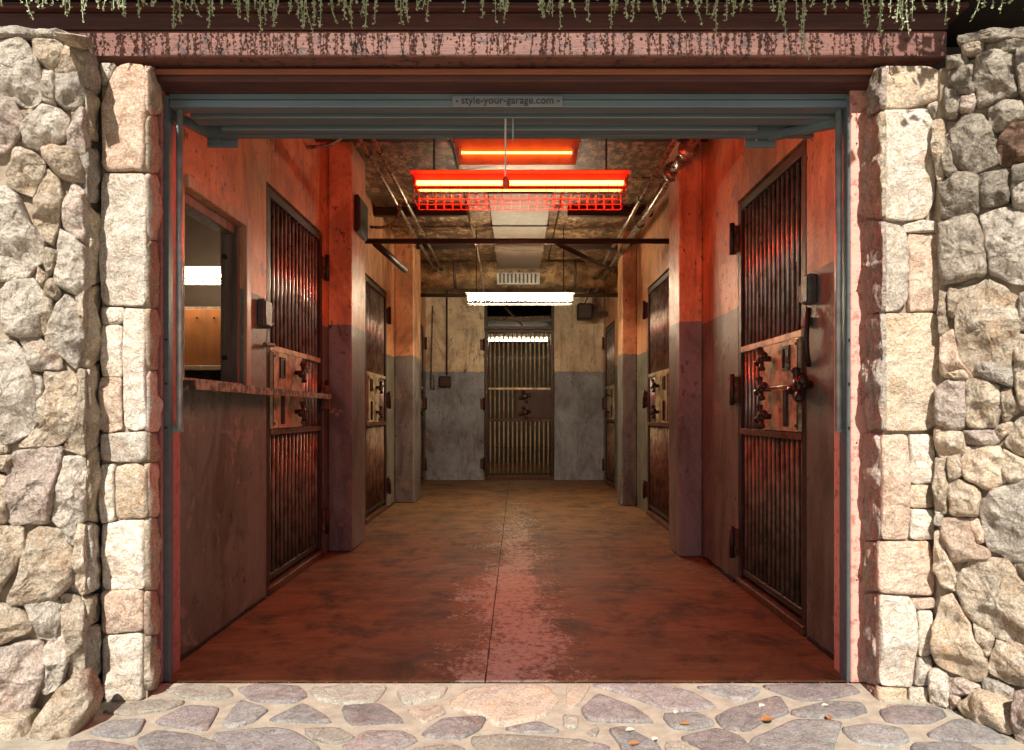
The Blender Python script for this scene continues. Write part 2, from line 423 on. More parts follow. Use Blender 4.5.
add(LW, *B, g, (235,195),(300,230),(338,270),(338,420),(320,460),(213,410),(225,300))
add(LW, *B, t_, (178,270),(228,280),(218,350),(185,378),(175,320))
add(LW, *B, t_, (148,338),(182,372),(177,425),(148,402))
add(LW, *B, t_, (180,402),(205,388),(242,440),(217,472),(178,452))
add(LW, *B, g, (5,440),(30,402),(130,390),(168,440),(168,608),(90,618),(20,608),(8,500))
add(LW, *B, t_, (170,450),(207,480),(212,540),(182,618),(166,602))
add(LW, *B, g, (182,612),(215,520),(258,443),(300,480),(334,560),(334,640),(302,748),(240,692),(190,642))
add(LW, *B, t_, (298,462),(336,432),(338,640),(330,620),(318,540))
add(LW, *B, g, (83,628),(150,615),(238,695),(247,745),(120,748))
Cc = (0, 370)
add(LW, *Cc, g, (-60,-125),(60,-112),(100,-62),(115,-30),(140,60),(152,210),(120,252),(30,292),(-60,292))
add(LW, *Cc, g, (122,8),(162,20),(172,102),(145,112))
add(LW, *Cc, t_, (172,12),(290,8),(314,60),(314,200),(300,232),(230,298),(100,303),(72,292),(160,232),(158,130),(178,80))
add(LW, *Cc, t_, (305,0),(338,0),(338,330),(325,335),(245,308),(312,230))
add(LW, *Cc, p_, (28,400),(50,328),(150,308),(243,305),(243,370),(218,500),(192,598),(50,612),(28,592))
add(LW, *Cc, g, (250,348),(336,338),(338,590),(240,622),(203,592),(235,430))
add(LW, *Cc, t_, (-60,298),(20,298),(25,328),(-60,332))
add(LW, *Cc, t_, (-60,335),(48,338),(22,398),(-60,388))
add(LW, *Cc, t_, (-60,400),(26,418),(26,604),(-60,610))
add(LW, *Cc, t_, (-60,620),(90,618),(98,700),(62,768),(-20,905),(-60,910))
add(LW, *Cc, t_, (110,650),(160,618),(240,628),(287,700),(293,830),(230,893),(160,913),(40,932),(28,900),(85,790),(88,700))
add(LW, *Cc, g, (242,622),(300,598),(304,700),(285,690))
add(LW, *Cc, t_, (305,608),(338,612),(338,880),(318,890),(295,830),(292,740))
D = (0, 560)
add(LW, *D, t_, (-60,170),(60,188),(132,240),(122,282),(-60,350))
add(LW, *D, g, (96,175),(215,138),(243,180),(243,230),(212,322),(150,302),(138,240))
add(LW, *D, p_, (-60,362),(100,322),(160,328),(188,380),(168,480),(100,624),(-60,635))
add(LW, *D, g, (173,350),(238,258),(268,280),(268,420),(240,492),(180,533),(163,512),(187,440))
add(LW, *D, t_, (238,138),(290,138),(336,180),(338,440),(310,472),(270,452),(267,300),(245,220))
add(LW, *D, t_, (120,700),(195,545),(280,463),(322,500),(345,575),(300,680),(235,770),(120,800))
add(LW, *D, t_, (-60,636),(78,628),(102,680),(97,790),(-60,800))
add(LW, *D, t_, (105,700),(130,658),(150,700),(120,790),(105,790))
LE = []   # end face of the left wall (turned to the doorway)
add(LE, *A, t_, (275,133),(350,145),(378,185),(335,192),(300,165))
add(LE, *A, p_, (338,192),(385,230),(388,385),(342,345))
add(LE, *A, t_, (340,350),(388,392),(384,560),(345,530))
add(LE, *A, g, (338,585),(388,590),(390,800),(345,790))
add(LE, *B, t_, (345,100),(390,140),(394,400),(345,420))
add(LE, *B, t_, (343,432),(394,412),(394,700),(343,748))
add(LE, *Cc, t_, (343,5),(392,-30),(392,285),(343,330))
add(LE, *Cc, t_, (343,338),(392,292),(392,600),(343,590))
add(LE, *Cc, g, (343,600),(392,615),(388,860),(343,880))
add(LE, *D, t_, (343,150),(390,130),(390,235),(343,262))
add(LE, *D, g, (343,270),(390,248),(394,460),(343,445))
add(LE, *D, t_, (343,455),(368,452),(396,500),(394,570),(343,600))
add(LE, *D, p_, (343,610),(390,582),(380,640),(345,720))

c_, k_, o_ = 'sand_cream', 'sand_pink', 'sand_gold'
LP = []
add(LP, *A, k_, (405,400),(440,300),(462,262),(500,248),(572,258),(575,672),(405,674))
add(LP, *A, c_, (395,250),(455,250),(436,302),(402,335))
add(LP, *B, c_, (400,-25),(577,-25),(577,496),(398,492))
add(LP, *B, c_, (400,500),(486,503),(486,562),(450,571),(400,567))
add(LP, *B, c_, (402,572),(482,572),(486,775),(402,772))
add(LP, *Cc, c_, (490,-243),(570,-240),(577,40),(578,225),(530,240),(489,226))
add(LP, *Cc, k_, (395,30),(477,26),(482,230),(440,247),(395,238))
add(LP, *Cc, c_, (396,255),(470,247),(578,242),(582,350),(545,364),(398,358))
add(LP, *Cc, c_, (396,375),(452,370),(454,592),(396,607))
add(LP, *Cc, o_, (459,380),(540,366),(582,400),(582,582),(459,587))
add(LP, *Cc, c_, (402,612),(480,592),(570,592),(572,862),(405,866))
add(LP, *D, k_, (402,120),(560,115),(565,270),(545,282),(404,292))
add(LP, *D, c_, (404,300),(560,287),(562,548),(520,556),(408,554))
LR = []   # reveal of the left pillar
yy = 66
for y2, m in ((115, k_), (173, t_), (240, c_), (308, t_), (370, k_), (432, c_), (462, t_), (517, k_), (590, t_), (635, k_), (690, t_)):
    LR.append((m, [(150, yy+1), (157.5, yy+2), (158.5, y2-.6), (150, y2-.3)])); yy = y2

E_, F_, G_, H_ = (764, 0), (764, 180), (764, 370), (764, 560)
RP = []
add(RP, *E_, o_, (470,260),(650,262),(715,300),(714,385),(640,407),(550,426),(470,426))
add(RP, *E_, c_, (470,434),(560,432),(640,425),(668,500),(672,780),(640,858),(560,868),(470,860))
add(RP, *E_, c_, (645,410),(700,393),(716,420),(702,465),(664,472))
add(RP, *F_, c_, (470,165),(535,178),(560,220),(563,480),(530,512),(470,522))
add(RP, *F_, c_, (548,178),(620,157),(695,170),(692,207),(553,207))
add(RP, *F_, k_, (566,214),(682,212),(687,517),(568,517))
add(RP, *F_, o_, (470,527),(675,523),(690,620),(684,960),(640,987),(470,987))
add(RP, *G_, k_, (462,257),(565,255),(570,440),(568,667),(462,667))
add(RP, *G_, c_, (575,255),(667,255),(670,446),(575,447))
add(RP, *G_, o_, (575,454),(670,452),(670,541),(575,542))
add(RP, *G_, c_, (575,549),(670,549),(672,667),(575,667))
add(RP, *G_, k_, (450,678),(652,674),(670,800),(667,888),(450,878))
add(RP, *H_, c_, (455,137),(570,140),(600,200),(602,330),(582,503),(455,494))
add(RP, *H_, k_, (578,153),(672,148),(668,188),(600,197))
add(RP, *H_, c_, (606,200),(662,198),(660,372),(612,382),(604,320))
add(RP, *H_, c_, (608,390),(655,378),(662,440),(652,492),(592,496))
add(RP, *H_, o_, (450,503),(562,505),(558,565),(450,565))
add(RP, *H_, c_, (575,505),(648,500),(650,565),(575,565))
RR = []
add(RR, *E_, p_, (403,460),(438,270),(466,262),(466,428))
add(RR, *E_, g, (402,470),(431,458),(431,855),(402,858))
add(RR, *E_, t_, (434,456),(466,438),(466,858),(434,856))
add(RR, *F_, p_, (404,160),(466,163),(466,520),(404,524))
add(RR, *F_, g, (431,530),(466,528),(466,984),(431,976))
add(RR, *F_, p_, (403,530),(429,530),(429,984),(403,984))
add(RR, *G_, p_, (399,250),(458,255),(458,670),(396,667))
add(RR, *G_, t_, (396,678),(446,678),(446,868),(396,868))
add(RR, *H_, p_, (393,140),(420,130),(452,138),(452,495),(393,480))
add(RR, *H_, p_, (400,488),(446,500),(446,545))
RW = []
X = (RW,)
add(*X, *E_, d_, (760,140),(900,125),(1080,105),(1080,160),(870,170),(765,175))
add(*X, *E_, t_, (780,178),(865,168),(866,207),(785,215))
add(*X, *E_, d_, (870,174),(1080,160),(1080,190),(985,205),(880,206))
add(*X, *E_, d_, (722,222),(785,220),(805,240),(770,265),(722,270))
add(*X, *E_, d_, (725,285),(822,253),(822,320),(735,342))
add(*X, *E_, d_, (838,230),(880,207),(985,205),(1003,370),(930,395),(845,422),(828,300))
add(*X, *E_, d_, (990,198),(1080,185),(1080,385),(1007,378))
add(*X, *E_, d_, (750,342),(830,325),(832,362),(775,372))
add(*X, *E_, d_, (715,350),(755,345),(772,380),(762,467),(720,467),(712,400))
add(*X, *E_, p_, (776,380),(827,365),(837,400),(817,442),(770,438))
add(*X, *E_, d_, (885,430),(950,397),(1012,395),(1022,470),(940,520),(895,512))
add(*X, *E_, d_, (735,520),(800,448),(862,455),(912,530),(927,640),(880,667),(790,687),(743,640))
add(*X, *E_, r_, (930,540),(980,488),(1080,480),(1080,620),(970,662),(930,652),(920,580))
add(*X, *E_, t_, (662,480),(712,472),(708,700),(680,712),(668,600))
add(*X, *E_, d_, (712,542),(735,530),(743,640),(780,692),(720,697),(702,640))
add(*X, *E_, d_, (684,720),(760,690),(832,690),(842,722),(760,835),(718,822))
add(*X, *E_, d_, (978,662),(1080,620),(1080,835),(1000,812),(975,740))
add(*X, *F_, d_, (700,60),(760,-30),(842,-18),(852,90),(842,128),(760,150),(702,150))
add(*X, *F_, d_, (690,168),(830,133),(870,258),(878,372),(700,412),(690,300))
add(*X, *F_, d_, (850,-20),(970,-42),(970,90),(860,107),(848,60))
add(*X, *F_, g, (975,-20),(1080,-60),(1080,125),(987,117))
add(*X, *F_, g, (850,145),(950,110),(1080,140),(1080,420),(970,402),(890,362),(872,230))
add(*X, *F_, t_, (690,438),(720,438),(722,600),(690,612))
add(*X, *F_, t_, (728,430),(820,420),(760,482),(755,540),(725,532))
add(*X, *F_, t_, (758,500),(800,430),(890,390),(962,440),(1003,500),(1003,600),(972,740),(900,782),(830,772),(780,722),(758,620))
add(*X, *F_, g, (1006,450),(1080,425),(1080,602),(1006,592))
add(*X, *F_, t_, (1000,610),(1080,615),(1080,765),(985,762),(985,680))
add(*X, *F_, k_, (693,620),(747,590),(765,700),(832,782),(820,792),(700,772))
add(*X, *G_, t_, (706,0),(790,-10),(807,30),(750,36))
add(*X, *G_, g, (828,-32),(982,-20),(978,66),(900,42),(828,10))
add(*X, *G_, p_, (675,80),(720,42),(792,47),(792,228),(730,232),(680,212))
add(*X, *G_, t_, (796,50),(850,25),(922,60),(933,150),(912,227),(800,227))
add(*X, *G_, t_, (935,80),(977,70),(1008,160),(962,202),(940,207))
add(*X, *G_, t_, (990,0),(1080,-20),(1080,150),(1015,152),(995,100))
add(*X, *G_, t_, (670,237),(700,225),(780,245),(797,310),(770,337),(700,347),(680,312))
add(*X, *G_, p_, (785,240),(902,240),(927,282),(880,297),(800,292))
add(*X, *G_, t_, (908,237),(962,205),(982,215),(930,277))
add(*X, *G_, o_, (800,305),(922,303),(947,340),(952,440),(880,472),(788,422),(778,360))
add(*X, *G_, t_, (950,290),(1002,188),(1080,170),(1080,350),(1000,332))
add(*X, *G_, t_, (943,312),(960,320),(1000,347),(1080,365),(1080,420),(960,442),(935,400))
add(*X, *G_, t_, (724,345),(777,340),(787,410),(730,437))
add(*X, *G_, t_, (674,350),(721,350),(723,562),(674,567))
add(*X, *G_, o_, (724,442),(790,435),(852,480),(842,577),(730,567))
add(*X, *G_, g, (850,530),(890,480),(960,450),(1080,420),(1080,770),(960,742),(890,702),(860,620))
add(*X, *G_, k_, (698,590),(805,583),(832,682),(880,702),(887,742),(740,752),(700,660))
add(*X, *G_, k_, (808,590),(852,590),(867,672),(840,682))
add(*X, *G_, g, (676,570),(702,575),(697,612),(676,607))
add(*X, *G_, o_, (672,640),(695,632),(735,760),(760,830),(772,872),(700,852),(670,780))
add(*X, *H_, t_, (763,60),(830,-5),(960,-5),(1000,60),(1080,140),(1080,335),(940,312),(850,262),(790,202),(763,130))
add(*X, *H_, t_, (990,10),(1080,5),(1080,95),(1000,58))
add(*X, *H_, o_, (668,270),(700,150),(740,133),(790,210),(842,330),(878,400),(872,472),(820,473),(720,433),(675,402),(660,340))
add(*X, *H_, t_, (823,248),(907,300),(880,382),(840,322))
add(*X, *H_, t_, (880,420),(920,310),(1080,380),(1080,510),(960,482),(890,442))
add(*X, *H_, k_, (945,320),(1080,337),(1080,372),(980,347))
add(*X, *H_, g, (860,460),(982,510),(987,562),(940,572),(868,542))
add(*X, *H_, p_, (730,470),(790,468),(857,500),(850,517),(760,532),(730,522))
add(*X, *H_, o_, (758,572),(820,520),(902,550),(982,640),(977,692),(900,662),(790,612))
add(*X, *H_, c_, (943,577),(982,570),(982,632))
add(*X, *H_, p_, (988,515),(1080,510),(1080,760),(986,702))
add(*X, *H_, c_, (653,440),(675,430),(722,460),(727,575),(655,565))
add(*X, *H_, k_, (735,535),(782,532),(760,577),(735,582))

PV = []
J_, K_, L_ = (80, 660), (330, 660), (580, 660)
b_, v_, n_, w_ = 'flag_blue', 'flag_violet', 'flag_green', 'flag_brown'
add(PV, *J_, n_, (355,125),(430,104),(560,110),(590,140),(540,155),(430,152))
add(PV, *J_, v_, (640,118),(720,100),(850,110),(880,140),(830,165),(690,160))
add(PV, *J_, n_, (110,205),(180,180),(280,165),(400,170),(330,195),(200,215))
add(PV, *J_, b_, (50,290),(120,250),(245,240),(220,290),(160,305))
add(PV, *J_, v_, (310,245),(420,190),(535,195),(490,275),(400,265))
add(PV, *J_, b_, (570,250),(630,170),(730,200),(680,240),(600,265))
add(PV, *J_, b_, (760,240),(880,180),(960,225),(980,248))
add(PV, *J_, b_, (250,320),(320,290),(440,305),(560,345),(560,400),(300,400))
add(PV, *J_, b_, (550,300),(760,278),(830,290),(920,345),(920,400),(600,400))
add(PV, *J_, v_, (-30,335),(60,325),(200,350),(230,400),(-30,400))
add(PV, *J_, n_, (890,280),(1010,275),(1075,310),(1000,330),(920,310))
add(PV, *K_, n_, (-60,118),(60,108),(205,112),(160,165),(60,170),(-40,155))
add(PV, *K_, n_, (275,130),(300,110),(450,108),(430,145),(300,172))
add(PV, *K_, w_, (500,165),(560,125),(700,108),(830,112),(870,160),(820,220),(660,250),(620,215),(510,190))
add(PV, *K_, w_, (935,110),(1020,110),(980,170),(935,190))
add(PV, *K_, v_, (60,190),(190,182),(240,215),(280,245),(100,255),(75,235))
add(PV, *K_, w_, (310,205),(430,185),(450,210),(370,248))
add(PV, *K_, v_, (375,295),(450,240),(600,232),(580,270),(520,305),(420,305))
add(PV, *K_, b_, (700,275),(820,250),(900,285),(800,290))
add(PV, *K_, n_, (920,225),(975,230),(970,265),(925,265))
add(PV, *K_, v_, (65,345),(150,290),(270,290),(330,318),(270,350),(100,400))
add(PV, *K_, n_, (580,315),(700,305),(980,325),(1000,360),(900,400),(650,400),(600,345))
add(PV, *K_, n_, (340,355),(480,340),(520,360),(500,400),(330,400))
add(PV, *L_, v_, (70,104),(330,104),(420,130),(510,180),(400,195),(320,185),(200,140))
add(PV, *L_, b_, (470,112),(600,105),(700,120),(640,160),(560,140))
add(PV, *L_, v_, (740,107),(900,102),(1050,104),(1080,130),(960,155),(880,155))
add(PV, *L_, v_, (20,200),(80,145),(200,190),(270,240),(200,240),(50,235))
add(PV, *L_, b_, (335,220),(460,215),(525,255),(440,272),(370,265))
add(PV, *L_, v_, (550,230),(600,200),(770,155),(805,210),(720,240),(660,275),(580,265))
add(PV, *L_, v_, (410,315),(540,280),(620,310),(670,360),(560,400),(480,345))
add(PV, *L_, b_, (690,325),(850,250),(1010,255),(980,340),(970,400),(720,400))
add(PV, *L_, b_, (125,285),(180,275),(300,340),(310,400),(190,400),(160,330))
add(PV, *L_, v_, (-30,352),(60,335),(110,350),(100,400),(-30,400))
add(PV, *L_, n_, (30,290),(75,275),(60,305))
add(PV, *L_, n_, (340,335),(420,330),(440,400),(350,400))
add(PV, *H_, b_, (320,670),(420,655),(530,670),(560,710),(480,735),(370,715))
add(PV, *H_, v_, (470,600),(530,580),(680,590),(700,615),(640,640),(500,640))
add(PV, *H_, b_, (655,690),(750,640),(830,640),(950,720),(800,715),(680,700))
add(PV, *H_, b_, (120,600),(250,565),(370,570),(390,600),(320,620),(150,615))
add(PV, *H_, b_, (600,730),(760,725),(900,775),(600,790))

# ------------------------------------------------------------------ ground and paving
ground = tag(obj('ground', ([(-60, -60, -.06), (60, -60, -.06), (60, 60, -.06), (-60, 60, -.06)], [(0, 1, 2, 3)]), 'sand_mortar'), kind='structure')
def mortar_sheet():
    V, Fc = [], []; nx, ny = 120, 100; x0, x1, y0, y1 = -4., 4., -1.5, Z0-.012
    for j in range(ny+1):
        for i in range(nx+1):
            x = x0+(x1-x0)*i/nx; y = y0+(y1-y0)*j/ny
            V.append((x, y, .004*noise.noise(Vector((x*5, y*5, 0)))-.002 if j < ny else -.001))
    for j in range(ny):
        for i in range(nx):
            a = j*(nx+1)+i; Fc.append((a, a+1, a+nx+2, a+nx+1))
    return V, Fc
paving = tag(obj('paving', mortar_sheet(), 'sand_mortar', None, True), kind='structure')
GR = Ground()
for m, px in PV:
    poly = [GR.uv(x, max(y, 684.5)) for x, y in px]
    cx_, cy_ = sum(q[0] for q in poly)/len(poly), sum(q[1] for q in poly)/len(poly)
    poly = [(cx_+(x-cx_)*1.19, min(cy_+(y-cy_)*1.19, Z0-.03)) for x, y in poly]
    stone('flagstone', poly, GR, m, paving, .009, .02, chai=.08, flat=True)
# the same crazy paving goes on towards the viewer
pr = random.Random(3)
for j in range(9):
    for i in range(17):
        cx = -2.5+i*.30+pr.uniform(-.03, .03)+(j % 2)*.15; cy = 2.12-j*.20+pr.uniform(-.02, .02)
        n = pr.choice((5, 6, 6)); a0 = pr.uniform(0, 6)
        poly = [(cx+.16*pr.uniform(.8, 1)*math.cos(a0+k*6.283/n), cy+.10*pr.uniform(.85, 1)*math.sin(a0+k*6.283/n)) for k in range(n)]
        stone('flagstone', poly, GR, pr.choice((b_, v_, n_, w_)), paving, .009, .02, chai=.08, flat=True)

# ------------------------------------------------------------------ stone walls and pillars
def build_stones(parent, L, pl, depth, back, chai, rough, grow):
    for m, px in L:
        uv = [pl.uv(x, y) for x, y in px]
        per = sum(math.dist(uv[i], uv[i-1]) for i in range(len(uv)))
        stone('stone', uv, pl, m, parent, depth*min(1., .45+per*.9), back, chai=chai, rough=rough, grow=grow)
def filler(parent, pl, u0, u1, v0, v1, sx, sy, mats, depth, seed):
    r = random.Random(seed); v = v0
    while v < v1-.03:
        h = min(sy*r.uniform(.7, 1.3), v1-v); u = u0
        while u < u1:
            w = sx*r.uniform(.6, 1.4); q = .012
            poly = [(u+q*r.random(), v+q*r.random()), (u+w*.5, v+.004), (u+w-q*r.random()-.004, v+q*r.random()), (u+w-.004, v+h*.6),
                    (u+w-q-r.random()*.02, v+h-q*r.random()), (u+w*.4, v+h-.003), (u+q*r.random()*2, v+h-q*r.random())]
            stone('stone', poly, pl, r.choice(mats), parent, depth, .05, chai=.2, rough=1., grow=0.)
            u += w
        v += h
lwall = thing('stone_wall', (-1.9, 2.5, 0), 'rough grey and tan boulder wall standing in front of the left pillar', 'stone wall')
plLF = Plane((-1.58, 2.56), (-1.83, 2.47)); plLE = Plane((-1.572, 2.55), (-1.612, 2.69)); plLB = Plane((-1.49, 2.41), (-2.4, 2.37))
obj('mortar', prism([(-1.60, 2.578), (-1.630, 2.70), (-1.630, 2.86), (-2.9, 2.86), (-2.9, 2.105)], 0, 2.39), 'mortar', lwall)
build_stones(lwall, [q for q in LW if max(y for x, y in q[1]) < 738], plLF, .038, .07, .045, 1.15, .0055)
build_stones(lwall, [q for q in LW if max(y for x, y in q[1]) >= 738], plLB, .045, .10, .08, 1.1, .003)
build_stones(lwall, LE, plLE, .012, .05, .11, .8, .002)
filler(lwall, plLF, .33, 1.4, .0, 2.3, .24, .2, [g, t_, p_], .05, 5)
lpil = thing('stone_pillar', (-1.5, 2.77, 0), 'pale cut sandstone pillar left of the doorway with a tall reddish block on top', 'pillar', None)
plLP = Plane((-1.61, 2.68), (-1.40, 2.68)); plLR = Plane((-1.406, 2.68), (-1.462, 2.855))
obj('mortar', prism([(-1.60, 2.70), (-1.425, 2.70), (-1.475, 2.86), (-1.60, 2.86)], 0, 2.42), 'mortar', lpil)
build_stones(lpil, LP, plLP, .02, .03, .07, .45, .0012)
build_stones(lpil, LR, plLR, .012, .02, .1, .6, .0015)
rpil = thing('stone_pillar', (1.5, 2.77, 0), 'pale cut sandstone pillar right of the doorway dappled with leaf shadow near its top', 'pillar', None)
plRP = Plane((1.38, 2.68), (1.62, 2.68)); plRR = Plane((1.395, 2.69), (1.417, 2.855))
obj('mortar', prism([(1.412, 2.70), (1.60, 2.70), (1.60, 2.86), (1.432, 2.86)], 0, 2.42), 'mortar', rpil)
build_stones(rpil, RP, plRP, .02, .03, .07, .45, .0012)
build_stones(rpil, RR, plRR, .012, .015, .1, .9, .001)
rwall = thing('stone_wall', (1.8, 2.4, 0), 'rounded boulder wall running towards the viewer from the right pillar', 'stone wall')
plRW = Plane((1.577, 2.64), (1.775, 2.46)); plRB = Plane((1.577, 2.64), (1.69, 2.36))
obj('mortar', prism([(1.605, 2.86), (1.60, 2.646), (1.80, 2.464), (2.69, 1.656), (2.9, 1.665), (2.9, 2.86)], 0, 2.40), 'mortar', rwall)
build_stones(rwall, [q for q in RW if max(y for x, y in q[1]) < 722], plRW, .036, .07, .055, 1.1, .0055)
build_stones(rwall, [q for q in RW if max(y for x, y in q[1]) >= 722], plRB, .036, .16, .07, 1.05, .002)
filler(rwall, plRW, .345, 1.38, .0, 2.38, .22, .2, [g, t_, p_, k_], .045, 9)

# ------------------------------------------------------------------ facade, beam, frame
fac = tag(obj('facade_wall', join(box(-6, 5, 3.02, 3.2, 2.62, 3.6), box(-6, -1.66, 3.02, 3.2, 0, 2.62), box(1.64, 5, 3.02, 3.2, 0, 2.62),
     box(-6, -1.62, 2.87, 3.018, 0, 2.6), box(1.62, 5, 2.87, 3.018, 0, 2.6)), 'facade'), kind='structure')
beam = thing('beam', (0, 2.8, 2.47), 'long reddish timber beam speckled with vine shadows over the doorway', 'beam')
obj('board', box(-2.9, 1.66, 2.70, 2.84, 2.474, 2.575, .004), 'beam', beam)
obj('board', box(-2.9, 1.66, 2.692, 2.84, 2.578, 2.64, .004), 'beam_dark', beam)  # planter's shadow on the beam, put in as a darker band
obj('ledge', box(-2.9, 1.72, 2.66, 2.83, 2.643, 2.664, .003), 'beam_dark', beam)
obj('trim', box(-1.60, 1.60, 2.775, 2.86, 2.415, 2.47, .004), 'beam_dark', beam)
obj('bead', box(-1.60, 1.58, 2.76, 2.772, 2.437, 2.458, .003), 'beam_trim', beam)
planter = thing('planter', (0, 2.75, 2.68), 'dark timber planter trough along the top of the beam', 'planter')
obj('board', box(-2.9, 2.6, 2.59, 2.62, 2.672, 2.98, .004), 'dark', planter)
obj('base', box(-2.9, 2.6, 2.622, 3.01, 2.672, 2.70), 'dark', planter)
obj('soil', box(-2.9, 2.6, 2.622, 3.01, 2.705, 2.94), 'dark', planter)
frame = thing('door_frame', (0, Z0, 0), 'red painted timber frame lining the doorway between the two pillars', 'door frame')
obj('jamb', box(-1.60, -1.447, 2.850, 3.01, 0, 2.46, .003), 'jamb_shaded', frame)
obj('jamb', box(1.362, 1.60, 2.855, 3.01, 0, 2.46, .003), 'jamb_lit', frame)
obj('header', box(-1.443, 1.358, 2.862, 3.01, 2.412, 2.50, .002), 'beam_dark', frame)
obj('nail', join(*[tube([(1.385, 2.857, z), (1.385, 2.851, z)], .003, 6) for z in (.42, .98, 1.6, 2.2)]), 'iron', frame)

# ------------------------------------------------------------------ raised garage door with its tracks
gd = thing('garage_door', (0, 2.95, 2.4), 'raised grey metal garage door with ribbed underside and a small nameplate', 'garage door')
def P2(px, py, y): return P(px, py, y)
def bx(px0, px1, py0, py1, y0, y1, bev=.003):
    a = P(px0, py1, y0); b = P(px1, py0, y0); return box(a[0], b[0], y0, y1, a[2], b[2], bev)
obj('lip', join(bx(169, 848, 93.2, 99.2, 2.868, 2.93), bx(169, 848, 99.7, 107, 2.864, 2.93)), 'door_metal', gd)
obj('slat', bx(190, 842, 111.5, 117.8, 2.95, 3.03), 'door_metal', gd)
obj('slat', bx(221, 758, 122, 130, 3.05, 3.10), 'door_metal', gd)
obj('slat', box(-1.38, 1.32, 3.11, 3.14, 2.33, 2.45), 'door_metal', gd)
obj('leaf', box(-1.40, 1.34, 2.935, 3.16, 2.402, 2.425), 'door_metal', gd)
def strut(p, q, w, h):
    p, q = Vector(p), Vector(q); d = (q-p).normalized(); s = d.cross(Vector((0, 0, 1))).normalized()*w/2; u = Vector((0, 0, h/2))
    V = [p+s+u, p-s+u, p-s-u, p+s-u, q+s+u, q-s+u, q-s-u, q+s-u]
    return [tuple(v) for v in V], [(0, 1, 2, 3), (7, 6, 5, 4), (0, 4, 5, 1), (1, 5, 6, 2), (2, 6, 7, 3), (3, 7, 4, 0)]
for (a, b, c) in (((170, 114, 2.935), (217, 137, 3.16), (207, 238, 130.5, 147)), ((848, 121, 2.935), (768, 137, 3.16), (745, 776, 131, 147))):
    obj('arm', strut(P(*a), P(*b), .03, .035), 'door_metal', gd)
    br = obj('bracket', bx(c[0], c[1], c[2], c[3], 3.165, 3.18, .002), 'door_metal', gd)
    cxp = (c[0]+c[1])/2
    obj('bolt', tube([P(cxp-4, 134, 3.163), P(cxp-4, 141, 3.163)], .006, 6), 'rail_metal', br)
pl = obj('nameplate', bx(452, 563, 95.3, 106.6, 2.855, 2.863, .002), 'plate_grey', gd)
fc = bpy.data.curves.new('lettering', 'FONT'); fc.body = 'style-your-garage.com'; fc.size = .047; fc.extrude = .0012; fc.align_x = 'CENTER'; fc.align_y = 'CENTER'
fo = bpy.data.objects.new('tmp', fc); COL.objects.link(fo); dg = bpy.context.evaluated_depsgraph_get()
me = bpy.data.meshes.new_from_object(fo.evaluated_get(dg)); bpy.data.objects.remove(fo)
wd = max(v.co.x for v in me.vertices)-min(v.co.x for v in me.vertices)
tc = P(507.5, 100.4, 2.8535); k = .375/wd
le = obj('lettering', ([(tc[0]+v.co.x*k, tc[1]-v.co.z, tc[2]+v.co.y*k) for v in me.vertices], [tuple(f.vertices) for f in me.polygons]), 'letter', pl)
for x in (457, 558.5): obj('rivet', tube([P(x, 101, 2.856), P(x, 101, 2.850)], .0048, 10), 'letter', pl)
cordt = thing('pull_cord', P(506, 108, 2.95), 'pale pull cord with a red knob hanging from the raised door', 'pull cord')
obj('cord', tube([P(505.5, 112, 2.96), P(505.2, 179, 2.96)], .0042, 6), 'cord', cordt)
obj('knob', tube([P(505.5, 176.5, 2.96), P(505.6, 179, 2.96), P(506.3, 184, 2.96), P(506.5, 187, 2.96)], [.007, .015, .017, .01], 12), 'knob_red', cordt, True)
obj('hook', tube([P(513, 112, 2.96), P(513, 138, 2.96), P(512, 141, 2.96)], .004, 6), 'rail_metal', cordt)
for side, pxr, pxt, lab in ((-1, 179.5, 168.2, 'left'), (1, 838.5, 847.3, 'right')):
    tr = thing('door_track', ((pxr-VX)/F*2.9, 2.9, 0), 'thin grey steel guide rail of the garage door on the %s side of the opening' % lab, 'door track')
    a = P(pxr, 0, 2.90)[0]
    obj('rod', tube([(a, 2.90, 2.36), (a, 2.90, 1.035)], .0135, 10), 'rail_metal', tr, True)
    b = P(pxt, 0, 2.88)[0]
    obj('channel', join(box(b-.009, b+.009, 2.866, 2.884, 0, 2.40), box(b-.009, b-.004, 2.886, 2.93, 0, 2.40)), 'door_metal', tr)
    obj('bracket', box(min(a, b), max(a, b)+.006, 2.915, 2.922, 1.02, 1.055), 'rail_metal', tr)
    for z in (1.04, 1.22, 1.4): obj('bolt', tube([(b+.0, 2.864, z), (b+.0, 2.859, z)], .005, 6), 'iron', tr)

# ------------------------------------------------------------------ corridor shell
LX, RX, EY, CZ = -1.5, 1.42, 11.5, 3.30
def side_wall(name, x, side, opens, mat):
    """wall with square openings: boxes around each hole"""
    x0, x1 = (x-.12, x) if side < 0 else (x, x+.12)
    parts = []; y = 3.02
    for a, b, z0, z1 in opens:
        parts.append(box(x0, x1, y, a, 0, CZ))
        if z0 > 0: parts.append(box(x0, x1, a, b, 0, z0))
        parts.append(box(x0, x1, a, b, z1, CZ)); y = b
    parts.append(box(x0, x1, y, EY+.16, 0, CZ))
    return tag(obj(name, join(*parts), mat), kind='structure')
DT = 2.49
wl = side_wall('wall_left', LX, -1, [(3.16, 3.84, 1.245, 2.12), (4.19, 5.40, 0, DT), (6.90, 8.05, 0, DT), (10.15, 11.25, 0, DT)], 'wall')
wr = side_wall('wall_right', RX, 1, [(3.43, 4.50, 0, DT-.03), (6.45, 7.62, 0, DT-.03), (10.15, 11.25, 0, DT-.03)], 'wall')
